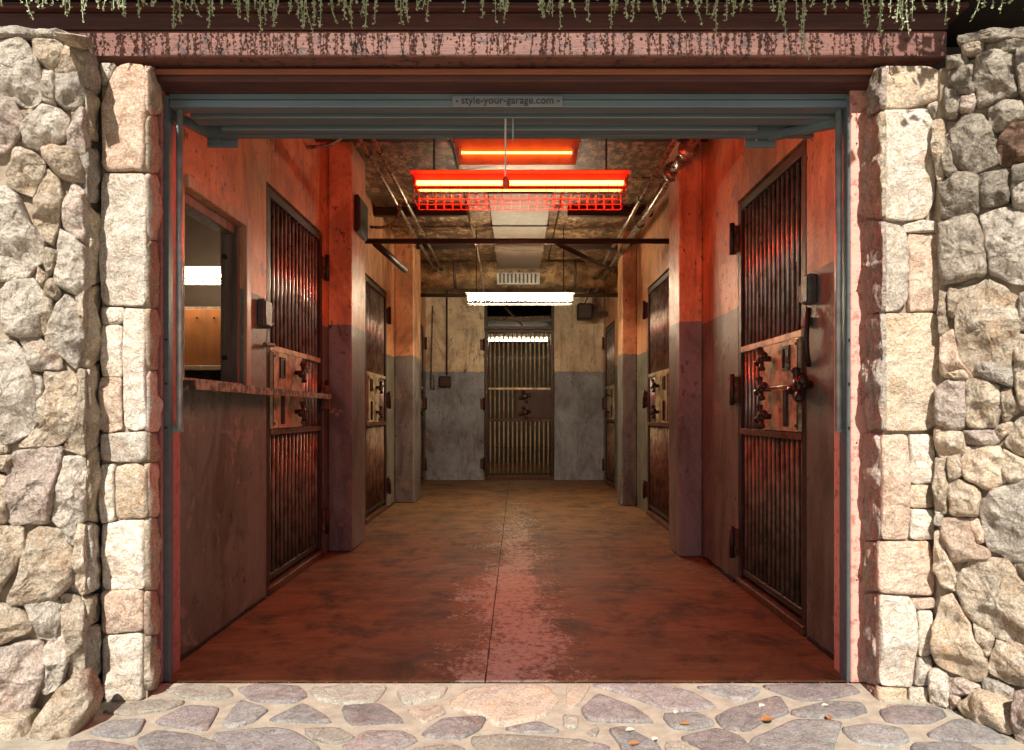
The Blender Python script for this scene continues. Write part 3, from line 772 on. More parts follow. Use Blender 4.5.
we = tag(obj('wall_end', join(box(LX, -.54, EY, EY+.16, 0, CZ), box(.615, RX, EY, EY+.16, 0, CZ), box(-.54, .615, EY, EY+.16, 2.92, CZ)), 'end_wall'), kind='structure')
obj('return', box(-1.62, -1.472, 2.945, 3.018, 0, CZ), 'facade', wl)
obj('return', box(1.387, 1.60, 2.945, 3.018, 0, CZ), 'facade', wr)
obj('header_wall', box(-1.6, 1.6, 3.165, 3.30, 2.62, CZ), 'dark', wl)
# floor in two pours with an open joint between them
fl = tag(obj('floor', box(-5, 3, 2.868, 16, -.05, -.012), 'dark'), kind='structure')
def slab(x0, x1, y0, y1, seed):
    nx, ny = 30, 180; V, Fc = [], []
    for j in range(ny+1):
        for i in range(nx+1):
            x = x0+(x1-x0)*i/nx; y = y0+(y1-y0)*j/ny
            if i in (0, nx) and seed and abs(x) < .5: x += .004*noise.noise(Vector((0, y*7, seed)))
            V.append((x, y, -.002+.0022*noise.noise(Vector((x*2, y*2, seed)))))
    for j in range(ny):
        for i in range(nx):
            a = j*(nx+1)+i; Fc.append((a, a+1, a+nx+2, a+nx+1))
    return V, Fc
JX = -.13
obj('floor_slab', slab(-4.6, JX-.0035, 2.866, 16, 1), 'floor', fl, True); obj('floor_slab', slab(JX+.0035, 3, 2.866, 16, 2), 'floor', fl, True)
ce = tag(obj('ceiling', box(-5, 3, 3.02, 16, CZ, CZ+.1), 'dark'), kind='structure')
cr = random.Random(11)
for j in range(10):
    for i in range(3):
        y = 3.04+j*.85; x = LX+.01+i*.972; h = cr.uniform(.0, .012)
        obj('ceiling_panel', box(x, x+.955, y, y+.83, CZ-.03-h, CZ-.004, .004), 'ceiling', ce)
# floor clutter: dirt line along the foot of the walls
def skirting(x, side, segs, nm):
    parts = []
    for a, b in segs:
        n = int((b-a)/.05)
        for i in range(n):
            y = a+i*.05; h = .012+.018*abs(noise.noise(Vector((y*4, side, 0)))); w = .010+.012*abs(noise.noise(Vector((y*6, side, 5))))
            parts.append(box(min(x, x-side*w), max(x, x-side*w), y, y+.0501, -.001, h))
    return parts
tag(obj('dirt_line', join(*skirting(LX, -1, [(3.1, 4.18), (6.1, 6.88), (8.1, 8.5)], 0), *skirting(RX, 1, [(3.1, 3.42), (4.55, 5.3), (5.8, 6.4)], 0)), 'dark'),
    'dark grit gathered along the foot of the corridor walls', 'dirt', kind='stuff')

# columns
def column(x0, x1, y0, y1, lab):
    c = obj('column', box(x0, x1, y0, y1, 0, CZ-.035, .012), 'column')
    tag(c, lab, 'column', None); return c
column(LX+.001, -1.31, 5.54, 6.05, 'nearer left corridor column lit red with a black box on its side')
column(1.24, RX-.001, 5.34, 5.72, 'nearer right corridor column lit red beside the big barred door')
column(LX+.001, -1.26, 8.56, 9.15, 'farther left corridor column, dark brown, close to the end wall')
column(1.24, RX-.001, 8.28, 8.62, 'farther right corridor column, dark brown, under the thick pipe')

# ------------------------------------------------------------------ barred doors
MC = {}
def cached(key, fn, mat, smooth=False):
    if key not in MC:
        vs, fs = fn(); me = bpy.data.meshes.new(key); me.from_pydata(vs, [], fs); me.materials.append(M[mat])
        if smooth:
            for p in me.polygons: p.use_smooth = True
        MC[key] = me
    return MC[key]
def inst(name, me, parent, loc):
    o = bpy.data.objects.new(name, me); COL.objects.link(o); o.parent = parent; o.location = loc; return o
def lobe_wheel(r=.060):
    parts = [tube([(0, .0, 0), (0, -.05, 0)], .016, 8), tube([(0, -.040, 0), (0, -.050, 0), (0, -.064, 0), (0, -.070, 0)], [.018, .034, .030, .012], 10)]
    for k in range(4):
        a = k*math.pi/2+.3; dx, dz = math.cos(a), math.sin(a)
        parts.append(tube([(dx*.008, -.052, dz*.008), (dx*r*.7, -.053, dz*r*.7), (dx*r, -.054, dz*r), (dx*(r+.008), -.054, dz*(r+.008))], [.013, .013, .021, .012], 8))
    return join(*parts)
def barred_door(loc, rot, w, H, plate_right, label, see_through=False, knobs=2, extra=None):
    """local frame: x across the door, -y towards the corridor, z up"""
    t = thing('barred_door', (0, 0, 0), label, 'door', 'barred cell doors along the corridor')
    fw = .055
    def L(name, vf, mat, par=t, smooth=False): return obj(name, vf, mat, par, smooth)
    L('frame', join(box(0, fw, -.02, .06, .05, H, .004), box(w-fw, w, -.02, .06, .05, H, .004), box(fw, w-fw, -.018, .058, H-fw, H, .004)), 'iron')
    L('sill', box(0, w, -.035, .10, 0, .048, .004), 'rust')
    ra = 1.50; rb = .985
    L('rail', box(fw, w-fw, -.022, .012, ra-.018, ra+.018, .003), 'plate')
    L('rail', box(fw, w-fw, -.026, .012, rb-.02, rb+.018, .003), 'rust')
    L('rail', box(fw, w-fw, -.010, .014, .075, .115, .003), 'iron')
    L('rail', box(fw, w-fw, .026, .036, 2.0, 2.03, .002), 'iron')
    L('rail', box(fw, w-fw, .026, .036, .52, .55, .002), 'iron')
    pw = .50*w; px0, px1 = (w-fw-pw, w-fw) if plate_right else (fw, fw+pw)
    nb = 14; sp = (w-2*fw)/nb
    up = cached('bar_up', lambda: tube([(0, 0, ra+.018), (0, 0, 2.435-.005)], .0115, 6), 'bar_iron', True)
    lo = cached('bar_low', lambda: tube([(0, 0, .11), (0, 0, rb-.02)], .0125, 6), 'low_iron', True)
    mi = cached('bar_mid', lambda: tube([(0, 0, rb), (0, 0, ra-.018)], .0125, 6), 'bar_iron', True)
    up2 = cached('bar_up_pale', lambda: tube([(0, 0, ra+.018), (0, 0, 2.43)], .014, 6), 'bar_pale', True)
    lo2 = cached('bar_low_pale', lambda: tube([(0, 0, .11), (0, 0, rb-.02)], .014, 6), 'bar_pale', True)
    mi2 = cached('bar_mid_pale', lambda: tube([(0, 0, rb), (0, 0, ra-.018)], .014, 6), 'bar_pale', True)
    for i in range(nb):
        x = fw+sp*(i+.5)
        if see_through: up, lo, mi = up2, lo2, mi2
        inst('bar', up, t, (x, .004, 0)); inst('bar', lo, t, (x, .004, 0))
        if not (px0-.01 < x < px1+.01): inst('bar', mi, t, (x, .004, 0))
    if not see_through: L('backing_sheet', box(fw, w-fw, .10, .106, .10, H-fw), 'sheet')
    lp = L('lock_plate', box(px0, px1, -.034, .03, rb+.02, ra-.02, .004), 'iron' if see_through else 'plate')
    L('edge_strip', box(px1-.012, px1, -.040, -.0345, rb+.03, ra-.03, .002) if plate_right else box(px0, px0+.012, -.040, -.0345, rb+.03, ra-.03, .002), 'rust', lp)
    me = cached('wheel', lobe_wheel, 'wheel_iron', True)
    f = (lambda a: px0+pw*a) if plate_right else (lambda a: px1-pw*a)
    hz = {2: (1.37, 1.11), 3: (1.40, 1.235, 1.08)}[knobs]
    for z in hz: inst('handwheel', me, lp, (f(.26), -.034, z)).scale = (1.5, 1., 1.5) if see_through else (1., 1., 1.)
    kx = f(.72)
    L('key_slot', join(box(kx-.045, kx-.03, -.046, -.0345, 1.32, 1.45), box(kx+.03, kx+.045, -.046, -.0345, 1.32, 1.45), box(kx-.03, kx+.03, -.046, -.0345, 1.435, 1.45),
                        box(kx-.03, kx+.03, -.046, -.0345, 1.32, 1.335), box(kx-.012, kx+.012, -.042, -.0345, 1.335, 1.435)), 'iron', lp)
    L('lever', box(kx-.02, kx+.02, -.052, -.0345, 1.03, 1.22, .004), 'iron', lp)
    for x, z in ((px0+.03, rb+.05), (px1-.03, rb+.05), (px0+.03, ra-.05), (px1-.03, ra-.05)):
        inst('rivet', cached('rivet', lambda: tube([(0, 0, 0), (0, -.008, 0)], [.010, .006], 8), 'rust', True), lp, (x, -.034, z))
    hx = 0 if plate_right else w
    sgn = -1 if plate_right else 1
    for z in (2.22, 1.25, .27):
        a, b = sorted((hx+sgn*.003, hx+sgn*.075)); h = L('hinge', box(a, b, -.05, -.004, z-.085, z+.085, .004), 'rust')
        L('hinge_pin', tube([(hx+sgn*.015, -.056, z-.10), (hx+sgn*.015, -.056, z+.10)], .017, 8), 'iron', h, True)
    if extra:
        L('handle_rod', tube([(f(.3), -.075, 1.235), (w+.10, -.075, 1.235)], .010, 8), 'bar_iron', lp, True)
        L('rod_bracket', box(w-.02, w+.01, -.08, -.03, 1.17, 1.30, .003), 'iron', lp)
        o = inst('handwheel', me, lp, (w+.10, -.034, 1.235)); o.scale = (1.25, 1.25, 1.25)
    t.location = loc; t.rotation_euler = (0, 0, rot)
    return t
HP = math.pi/2
barred_door((LX-.02, 4.20, 0), HP, 1.19, 2.47, False, 'barred cell door on the left wall behind the ledge bar, nearest on that side')
barred_door((LX-.02, 6.91, 0), HP, 1.13, 2.47, False, 'second barred door on the left wall, between the two left columns')
barred_door((LX-.02, 10.16, 0), HP, 1.08, 2.47, False, 'farthest barred door on the left wall, seen edge on by the end wall')
barred_door((RX+.02, 4.49, 0), -HP, 1.05, 2.44, True, 'large barred cell door nearest on the right with three handwheels', knobs=3, extra=True)
barred_door((RX+.02, 7.61, 0), -HP, 1.15, 2.44, True, 'second barred door on the right wall, between the two right columns')
barred_door((RX+.02, 11.24, 0), -HP, 1.08, 2.44, True, 'farthest barred door on the right wall, seen edge on by the end wall')
barred_door((-.53, EY+.03, 0), 0, 1.135, 2.47, True, 'barred door in the end wall under the dark transom', see_through=True)
# transom over the end door
tr = thing('transom', (0.04, EY+.05, 2.5), 'dark barred opening above the end door', 'transom')
obj('frame', join(box(-.535, -.49, EY-.02, EY+.08, 2.475, 2.915), box(.565, .61, EY-.02, EY+.08, 2.475, 2.915), box(-.489, .564, EY-.018, EY+.08, 2.87, 2.915), box(-.489, .564, EY-.018, EY+.08, 2.475, 2.52)), 'pipe_dark', tr)
obj('pipe', tube([(-.48, EY+.1, 2.66), (.56, EY+.1, 2.70)], .02), 'pipe', tr)
obj('pipe', tube([(-.2, EY+.2, 2.86), (.1, EY+.2, 2.55)], .018), 'pipe', tr)

# dark cells and rooms behind the openings
def room(name, x0, x1, y0, y1, z1, mat, t=.08, skip=''):
    p = []
    if 'W' not in skip: p.append(box(x0-t, x0, y0, y1, 0, z1))
    if 'E' not in skip: p.append(box(x1, x1+t, y0, y1, 0, z1))
    if 'S' not in skip: p.append(box(x0-t, x1+t, y0-t, y0-.001, 0, z1))
    if 'N' not in skip: p.append(box(x0-t, x1+t, y1+.001, y1+t, 0, z1))
    p.append(box(x0-t, x1+t, y0-t, y1+t, z1+.001, z1+t))
    return tag(obj(name, join(*p), mat), kind='structure')
room('booth_walls', -3.6, -1.68, 3.1, 4.05+1.2, 2.9, 'booth_wall', skip='E')
room('passage_walls', -1.5, 1.5, 11.68, 15.6, 2.62, 'passage', skip='S')
obj_back = [(-3.0, -1.70, 6.8, 8.2), (-3.0, -1.70, 10.0, 11.4), (1.62, 3.0, 3.3, 4.6), (1.62, 3.0, 6.3, 7.8), (1.62, 3.0, 10.0, 11.4)]
for i, (a, b, c, d) in enumerate(obj_back): room('cell_walls', a, b, c, d, 2.7, 'dark', skip='E' if a < 0 else 'W')
obj('shell', join(box(-5.1, -5, 3.0, 16, 0, CZ+.1), box(3, 3.1, 3.0, 16, 0, CZ+.1), box(-5, 3, 16, 16.1, 0, CZ+.1)), 'facade', fac)

# ------------------------------------------------------------------ booth window, ledge, booth contents
wf = thing('booth_window', (LX, 3.5, 1.25), 'open booth window with weathered wooden frame in the left wall', 'window')
obj('frame', box(LX-.118, LX+.018, 3.842, 3.905, 1.25, 2.18, .004), 'trim', wf)
obj('frame', box(LX-.118, LX+.018, 3.162, 3.841, 2.123, 2.18, .004), 'trim', wf)
obj('inner_post', box(LX-.116, LX-.02, 3.815, 3.8415, 1.25, 2.122, .003), 'old_wood', wf)
obj('inner_head', box(LX-.117, LX-.03, 3.17, 3.789, 2.07, 2.122, .003), 'old_wood', wf)
for z in (1.40, 1.95): obj('bolt', tube([(LX-.09, 3.813, z), (LX-.09, 3.80, z)], .014, 8), 'iron', wf)
obj('sill', box(LX-.13, LX-.002, 3.17, 3.84, 1.247, 1.262, .002), 'ledge', wf)
ld = thing('ledge_bar', (LX+.04, 4.2, 1.2), 'flaking painted ledge running from the booth window across the first left door', 'ledge')
def rough_bar(x0, x1, y0, y1, z0, z1, n=60):
    V, Fc = [], []
    for i in range(n+1):
        y = y0+(y1-y0)*i/n
        j = lambda s: .004*noise.noise(Vector((y*14, s, 0)))
        V += [(x0, y, z0+j(1)), (x1+j(2), y, z0+j(3)), (x1+j(4), y, z1+j(5)), (x0, y, z1+j(6))]
    for i in range(n):
        a = i*4
        for k in range(4): Fc.append((a+k, a+(k+1) % 4, a+4+(k+1) % 4, a+4+k))
    Fc += [(3, 2, 1, 0), (n*4, n*4+1, n*4+2, n*4+3)]
    return V, Fc
obj('bar', rough_bar(LX+.002, -1.405, 3.06, 4.16, 1.203, 1.243), 'ledge', ld)
obj('bar', rough_bar(-1.440, -1.405, 4.165, 5.30, 1.205, 1.241), 'ledge', ld)
obj('bracket', box(-1.485, -1.42, 5.30, 5.33, 1.13, 1.31, .003), 'rust', ld)
cab = thing('cabinet', (-2.1, 4.9, 0), 'orange brown wooden cabinet standing inside the booth', 'cabinet')
a = P(150, 365, 4.9); b = P(224, 309, 4.9)
obj('door_panel', box(a[0], b[0], 4.9, 4.92, a[2], b[2], .003), 'wood', cab)
obj('shelf_board', box(a[0]-.02, b[0]+.02, 4.86, 5.2, a[2]-.04, a[2]-.006, .003), 'trim', cab)
obj('carcass', box(a[0], b[0], 4.925, 5.2, 0, b[2]+.02, .003), 'old_wood', cab)
for px in (197, 214): obj('knob', tube([P(px, 318, 4.9), P(px, 318, 4.88)], .008, 8), 'iron', cab)
tube_lab = None
def lamp(name, cx, y, z, ln, em, hoodmat, lab, guard=None, hangers=True, gh=.11, hw=.06, wr=.0022):
    t = thing(name, (cx, y, z), lab, 'lamp', None)
    x0, x1 = cx-ln/2, cx+ln/2
    obj('body', box(x0, x1, y-.03, y+.03, z-.012, z+.060, .003), hoodmat, t)
    obj('reflector', box(x0-.01, x1+.01, y-hw, y+hw, z+.0605, z+.066), hoodmat, t)
    for dy in (-.055, .055):
        obj('tube', tube([(x0+.03, y+dy, z), (x1-.03, y+dy, z)], .0125, 10), em, t, True)
    for x in (x0+.004, x1-.024): obj('end_cap', box(x, x+.02, y-.072, y+.072, z-.018, z+.03), hoodmat, t)
    if guard:
        p = []
        for dy in (-.10, .10):
            for k in range(25):
                x = x0+.02+(ln-.04)*k/24; p.append(tube([(x, y+dy*1.1, z-.022), (x, y+dy, z-gh)], wr, 4))
            for zz in (.4, .7, 1.0): p.append(tube([(x0+.02, y+dy*(1.15-.15*zz), z-gh*zz), (x1-.02, y+dy*(1.15-.15*zz), z-gh*zz)], wr, 4))
        for k in range(25):
            x = x0+.02+(ln-.04)*k/24; p.append(tube([(x, y-.10, z-gh), (x, y+.10, z-gh)], wr, 4))
        obj('wire_guard', join(*p), guard, t)
    if hangers:
        for x in (x0+.12, x1-.12): obj('hanger', tube([(x, y, z+.06), (x, y, CZ-.03)], .006, 6), 'pipe_dark', t)
    return t
lamp('tube_lamp', .018, 4.10, 2.43, 1.25, 'e_red', 'lamp_red', 'glowing red tube lamp with red wire guard hanging nearest in the corridor', 'lamp_red', hw=.085)
lamp('tube_lamp', .035, 8.10, 2.42, 1.25, 'e_white', 'rail_metal', 'bright white tube lamp with wire guard hanging before the end wall', 'guard_grey', gh=.055, wr=.0035)
lamp('tube_lamp', .03, 13.5, 2.50, 1.2, 'e_booth', 'shade_white', 'white tube lamp seen through the bars of the end door', None, False)
lamp('tube_lamp', -2.2, 4.75, 2.02, .80, 'e_booth', 'shade_white', 'white tube lamp glowing inside the booth window', 'shade_white', False, gh=.03)
# orange ceiling box lamp
ol = thing('box_lamp', (0, 5.5, 3.05), 'wide metal ceiling box glowing orange above the red tube lamp', 'lamp')
V = [(-.50, 5.42, 3.28), (.50, 5.42, 3.28), (.46, 5.50, 3.05), (-.455, 5.50, 3.05), (-.50, 5.9, 3.28), (.50, 5.9, 3.28), (.46, 5.9, 3.05), (-.455, 5.9, 3.05)]
obj('housing', (V, [(0, 3, 2, 1), (4, 5, 6, 7), (0, 1, 5, 4), (3, 7, 6, 2), (0, 4, 7, 3), (1, 2, 6, 5)]), 'rust_housing', ol)
obj('tube', tube([(-.43, 5.445, 3.125), (.435, 5.445, 3.125)], .008, 10), 'e_orange', ol, True)
for x in (-.44, .435): obj('socket', box(x-.01, x+.01, 5.425, 5.47, 3.10, 3.15), 'shade_white', ol)

# ------------------------------------------------------------------ pipes, ducts, boxes
def pipe(name, pts, r, mat, lab, cat='pipe', parts=()):
    t = thing(name, tuple(Vector(pts[0])), lab, cat)
    obj('run', tube(pts, r, 10), mat, t, True)
    for nm, q, rr in parts: obj(nm, tube(q, rr, 12), 'pipe_dark' if nm == 'clamp' else mat, t, True)
    return t
def clamps(x, z, ys, r): return [('clamp', [(x, y, z), (x, y+.03, z)], r) for y in ys]
pipe('pipe', [(-1.15, 3.4, 3.1), (-1.15, 11.4, 3.1)], .018, 'pipe', 'thin ceiling pipe on the left, outer one of a pair', parts=clamps(-1.15, 3.1, (5.4, 6.7, 8.2, 9.8), .026))
pipe('pipe', [(-1.06, 3.4, 3.12), (-1.06, 11.4, 3.12)], .018, 'pipe', 'thin ceiling pipe on the left, inner one of a pair', parts=clamps(-1.06, 3.12, (5.4, 6.7, 8.2, 9.8), .026))
pipe('pipe', [(1.235, 3.4, 3.0), (1.235, 10.9, 3.0)]+arc((1.235, 10.9, 3.0), (1.235, 11.2, 3.0), (1.235, 11.2, 2.75)), .036, 'pipe', 'thick ceiling pipe on the right with two flanges',
     parts=[('flange', [(1.235, 5.02, 3.0), (1.235, 5.07, 3.0)], .075), ('flange', [(1.235, 5.5, 3.0), (1.235, 5.55, 3.0)], .08), ('coupling', [(1.235, 5.07, 3.0), (1.235, 5.5, 3.0)], .045)]+clamps(1.235, 3.0, (7.0, 9.0), .046))
pipe('pipe', [(1.10, 3.4, 3.0), (1.10, 11.2, 3.0)], .02, 'pipe', 'slim ceiling pipe on the right running inside the thick one', parts=clamps(1.10, 3.0, (6.2, 8.0, 9.8), .03))
pipe('crossbar', [(LX+.002, 6.15, 2.61), (RX-.002, 6.15, 2.61)], .024, 'pipe_dark', 'dark crossbar spanning the corridor behind the nearer columns', 'crossbar')
pipe('crossbar', [(LX+.002, 9.25, 2.655), (RX-.002, 9.25, 2.655)], .026, 'pipe_dark', 'dark crossbar spanning the corridor near the end wall', 'crossbar')
pipe('brace', [P(556, 243, 6.15), P(612, 270, 7.2)], .022, 'pipe_dark', 'dark diagonal brace rising from the nearer crossbar', 'brace')
pipe('brace', [P(375, 243, 6.15), P(405, 270, 6.9)], .03, 'pipe_dark', 'short dark brace under the left end of the nearer crossbar', 'brace')
pipe('conduit', arc(P(300, 147, 5.0), P(340, 150, 5.0), P(347, 128, 5.0), 10), .013, 'pipe', 'thin curved conduit in the dark upper left corner', 'conduit')
pipe('conduit', arc(P(371, 227, 5.9), P(402, 232, 5.6), P(400, 200, 5.5), 10), .013, 'pipe', 'looped conduit rising from the black box on the left column', 'conduit')
pipe('conduit', [P(466, 205, 7.0), P(480, 262, 9.2), P(484, 292, 9.3)], .012, 'pipe', 'thin cable hanging from the ceiling left of the duct', 'conduit')
pipe('conduit', [(P(447, 0, EY)[0], EY-.03, 3.1), (P(447, 0, EY)[0], EY-.03, 1.72)], .014, 'pipe_dark', 'dark vertical conduit on the end wall above the switch box', 'conduit')
pipe('conduit', [(P(433, 0, EY)[0], EY-.03, 2.85), (P(431, 0, EY)[0], EY-.03, 1.56)]+arc((P(431, 0, EY)[0], EY-.03, 1.56), (P(431, 0, EY)[0], EY-.03, 1.48), (P(434, 0, EY)[0], EY-.03, 1.48), 4)
     +[(P(434, 0, EY)[0], EY-.03, 1.72)], .011, 'pipe', 'thin vertical conduit with hooked foot at the left of the end wall', 'conduit')
def block(name, vf, mat, lab, cat, door=None):
    t = thing(name, tuple(Vector(vf[0][0])), lab, cat); obj('body', vf, mat, t); return t
a = P(445, 387, EY)
bb = block('switch_box', box(a[0]-.09, a[0]+.10, EY-.08, EY-.001, 1.52, 1.70, .01), 'pipe_dark', 'black switch box on the end wall left of the barred door', 'switch box')
obj('lid', box(a[0]-.075, a[0]+.085, EY-.088, EY-.0805, 1.535, 1.685, .004), 'pipe_dark', bb)
bb = block('junction_box', box(-1.309, -1.27, 5.62, 5.95, 2.56, 2.86, .01), 'pipe_dark', 'black junction box fixed to the side of the nearer left column', 'junction box')
obj('lid', box(-1.2695, -1.262, 5.64, 5.93, 2.58, 2.84, .003), 'pipe_dark', bb)
bb = block('junction_box', box(RX-.045, RX-.001, 3.30, 3.38, 1.62, 1.76, .008), 'grey_box', 'grey junction box on the right wall beside the nearest door lock', 'junction box')
obj('lid', box(RX-.052, RX-.0455, 3.307, 3.373, 1.63, 1.75, .002), 'grey_box', bb)
obj('cable', tube(arc((RX-.02, 3.36, 1.60), (RX-.07, 3.3, 1.42), (RX-.01, 3.38, 1.33), 10), .014, 8), 'pipe_dark', bb, True)
obj('keeper', box(RX-.04, RX-.002, 3.405, 3.428, 1.64, 1.72), 'rust', bb); obj('keeper', box(RX-.03, RX-.002, 3.36, 3.43, 1.52, 1.56), 'rust', bb)
bb = block('junction_box', box(LX+.001, LX+.045, 4.03, 4.15, 1.60, 1.76, .008), 'grey_box', 'grey junction box between the booth window and the first left door', 'junction box')
obj('lid', box(LX+.0455, LX+.052, 4.037, 4.143, 1.61, 1.75, .002), 'grey_box', bb)
for q in ([(LX+.03, 4.15, 1.72), (LX+.03, 4.21, 1.72)], [(LX+.03, 4.15, 1.63), (LX+.03, 4.21, 1.63)], [(LX+.03, 4.08, 1.50), (LX+.03, 4.22, 1.51)]): obj('keeper', tube(q, .014, 6), 'rust', bb)
# heater / camera box at the far right
bb = block('speaker_box', box(*sorted((P(577, 0, 10.9)[0], P(592, 0, 10.9)[0])), 10.8, 11.0, P(0, 320, 10.9)[2], P(0, 304, 10.9)[2], .02), 'pipe_dark', 'black box hanging under the pipes at the right of the end wall', 'box')
obj('arm', strut(P(590, 313, 10.92), P(611, 314, 10.92), .05, .07), 'pipe_dark', bb)
obj('arm', strut(P(584, 305, 10.92), P(592, 288, 10.92), .04, .05), 'pipe_dark', bb)
# ducts
dc = thing('duct', (.03, 6.0, 3.05), 'tan sheet metal duct running along the middle of the ceiling', 'duct')
for y0, y1 in ((6.25, 7.35), (7.36, 8.45), (8.46, 9.5)):
    s = obj('section', box(-.265, .32, y0, y1, 3.06, CZ-.045, .01), 'duct', dc)
    obj('seam', box(-.275, .33, y1-.035, y1+.004, 3.048, CZ-.044, .003), 'duct', s)
dt = thing('duct', (0, 10.0, 3.1), 'large round galvanised duct crossing the corridor under the far ceiling', 'duct')
obj('barrel', tube([(LX+.01, 10.05, 3.09), (RX-.01, 10.05, 3.09)], 0.20, 28), 'duct_bright', dt, True)
for x in (-.9, .8): obj('band', tube([(x, 10.05, 3.09), (x+.04, 10.05, 3.09)], .208, 28), 'duct', dt, True)
gr = obj('grille', box(-.28, .32, 9.80, 9.848, 2.90, 3.07, .004), 'rail_metal', dt)
for i in range(10): obj('louvre', box(-.25+i*.055, -.225+i*.055, 9.788, 9.799, 2.92, 3.05), 'duct', gr)
# dark joists
for i, (y, z) in enumerate(((5.15, 3.12), (7.3, 3.16), (8.75, 3.16))):
    for a_, b_2, sd_ in ((LX+.002, -.52, 'left'), (.53, RX-.002, 'right')):
        tag(obj('joist', box(a_, b_2, y, y+.07, z, CZ-.045, .004), 'pipe_dark'),
            ('dark ceiling joist just before the orange box lamp, %s half', 'dark ceiling joist halfway along the corridor, %s half', 'dark ceiling joist just before the round duct, %s half')[i] % sd_, 'joist')

# ------------------------------------------------------------------ trailing plants on the planter
def leaf_at(p, d, s, V, Fc, rr):
    d = d.normalized(); side = d.cross(Vector((rr.uniform(-1, 1), rr.uniform(-1, 1), rr.uniform(-1, 1)))).normalized()*s*.42
    n = len(V); nrm = d.cross(side).normalized()*s*.15
    V += [tuple(p), tuple(p+d*s*.5+side+nrm), tuple(p+d*s), tuple(p+d*s*.5-side+nrm)]
    Fc += [(n, n+1, n+2), (n, n+2, n+3)]
def strand(x, ztip, seed, leafy, swirl):
    rr = random.Random(seed); V, Fc = [], []
    z = 2.80; y = 2.568+rr.uniform(-.03, .010); pts = []; cx = x; ph = rr.uniform(0, 6); f = rr.uniform(8, 20)
    L = z-ztip; n = max(8, int(L/.012))
    for i in range(n+1):
        t = i/n; zz = z-L*t
        xx = x+swirl*math.sin(ph+f*zz*1.5)*t*.6+swirl*1.6*t*t; yy = y-.012*math.sin(ph+zz*11)*t-.01
        pts.append(Vector((xx, yy, zz)))
    v, f_ = tube(pts, .0016, 4); V += v; Fc += f_
    for p in pts[1:]:
        dens = leafy*(.55+.9*abs(noise.noise(p*30+Vector((seed, 0, 0)))))
        for _ in range(int(dens)+(rr.random() < dens % 1)):
            d = Vector((rr.uniform(-1, 1), rr.uniform(-1, .8), rr.uniform(-.9, .6)))
            leaf_at(p+Vector((rr.uniform(-.003, .003), rr.uniform(-.003, .003), rr.uniform(-.006, .006))), d, rr.uniform(.0075, .0135), V, Fc, rr)
    return V, Fc
clusters = [  # plant: where, list of (px, tip y)
 ('over the left boulder wall', [(5,8),(28,19),(33,10),(45,9)]),
 ('above the left pillar', [(56,14),(62,17),(70,12),(80,21),(76,12)]),
 ('just right of the left pillar', [(94,11),(104,20),(101,12),(111,10),(120,18),(125,12)]),
 ('over the left end of the header', [(137,25),(145,20),(148,10),(164,13),(172,17),(179,35),(187,10),(195,22)]),
 ('left of the leftmost door arm', [(212,31),(208,15),(225,12),(235,16),(241,22),(247,18),(256,28)]),
 ('above the first left barred door', [(264,35),(268,26),(278,24),(285,33),(300,30),(296,22),(308,36),(312,34)]),
 ('above the left column', [(325,35),(330,25),(340,16),(352,31),(354,20),(362,16),(370,33),(378,30)]),
 ('above the left ceiling pipes', [(392,14),(402,31),(407,28),(417,13),(432,26),(436,15)]),
 ('left of the nameplate', [(455,4),(467,17),(483,25),(495,27),(500,19)]),
 ('above the nameplate', [(513,27),(530,9),(538,22),(545,25),(557,31),(568,19),(552,18)]),
 ('right of the nameplate', [(587,30),(600,11),(607,28),(616,16),(626,26),(630,23)]),
 ('above the right end of the red lamp', [(650,25),(655,18),(665,14),(673,26),(680,8),(690,26)]),
 ('above the right ceiling pipes', [(695,20),(705,20),(713,38),(719,26),(735,14),(742,20),(748,17)]),
 ('over the right door arm', [(758,8),(767,18),(773,37),(778,20),(791,22),(797,60)]),
 ('over the right end of the header', [(811,14),(823,18),(826,12),(845,15),(856,33),(861,20)]),
 ('above the right pillar', [(875,38),(885,17),(893,32),(899,40),(895,24),(915,10)]),
 ('right of the right pillar', [(930,18),(938,30),(951,20),(960,12)]),
 ('over the right boulder wall', [(972,26),(985,14),(996,20),(1010,12),(1020,18)])]
sd = 100
for where, L in clusters:
    xs = [P(px, 0, 2.59)[0] for px, _ in L]; cxm = sum(xs)/len(xs)
    t = thing('trailing_plant', (cxm, 2.6, 2.80), 'silvery trailing plant hanging from the planter '+where, 'plant', 'trailing plants hanging from the planter')
    for px, ty in L:
        sd += 1; rr = random.Random(sd)
        z = EYE+(VY-ty)/F*2.59
        obj('strand', strand(P(px, 0, 2.59)[0], z, sd, 2.9, rr.uniform(-.022, .022)), 'leaf', t)
        if rr.random() < .9:
            sd += 1; obj('strand', strand(P(px+rr.uniform(-8, 8), 0, 2.59)[0], z+rr.uniform(.02, .06), sd, 2.9, rr.uniform(-.015, .015)), 'leaf', t)
    V, Fc = [], []; rr = random.Random(sd*3); w = (max(xs)-min(xs))/2+.05
    for _ in range(int(500*w)+30):
        p = Vector((cxm+rr.uniform(-w, w), rr.uniform(2.49, 2.60), rr.uniform(2.665, 2.84)))
        if p.z < 2.70 and rr.random() < .6: continue
        leaf_at(p, Vector((rr.uniform(-1, 1), rr.uniform(-1, 1), rr.uniform(-1, .5))), rr.uniform(.008, .017), V, Fc, rr)
    obj('foliage', (V, Fc), 'leaf_dark' if rr.random() < .75 else 'leaf', t)
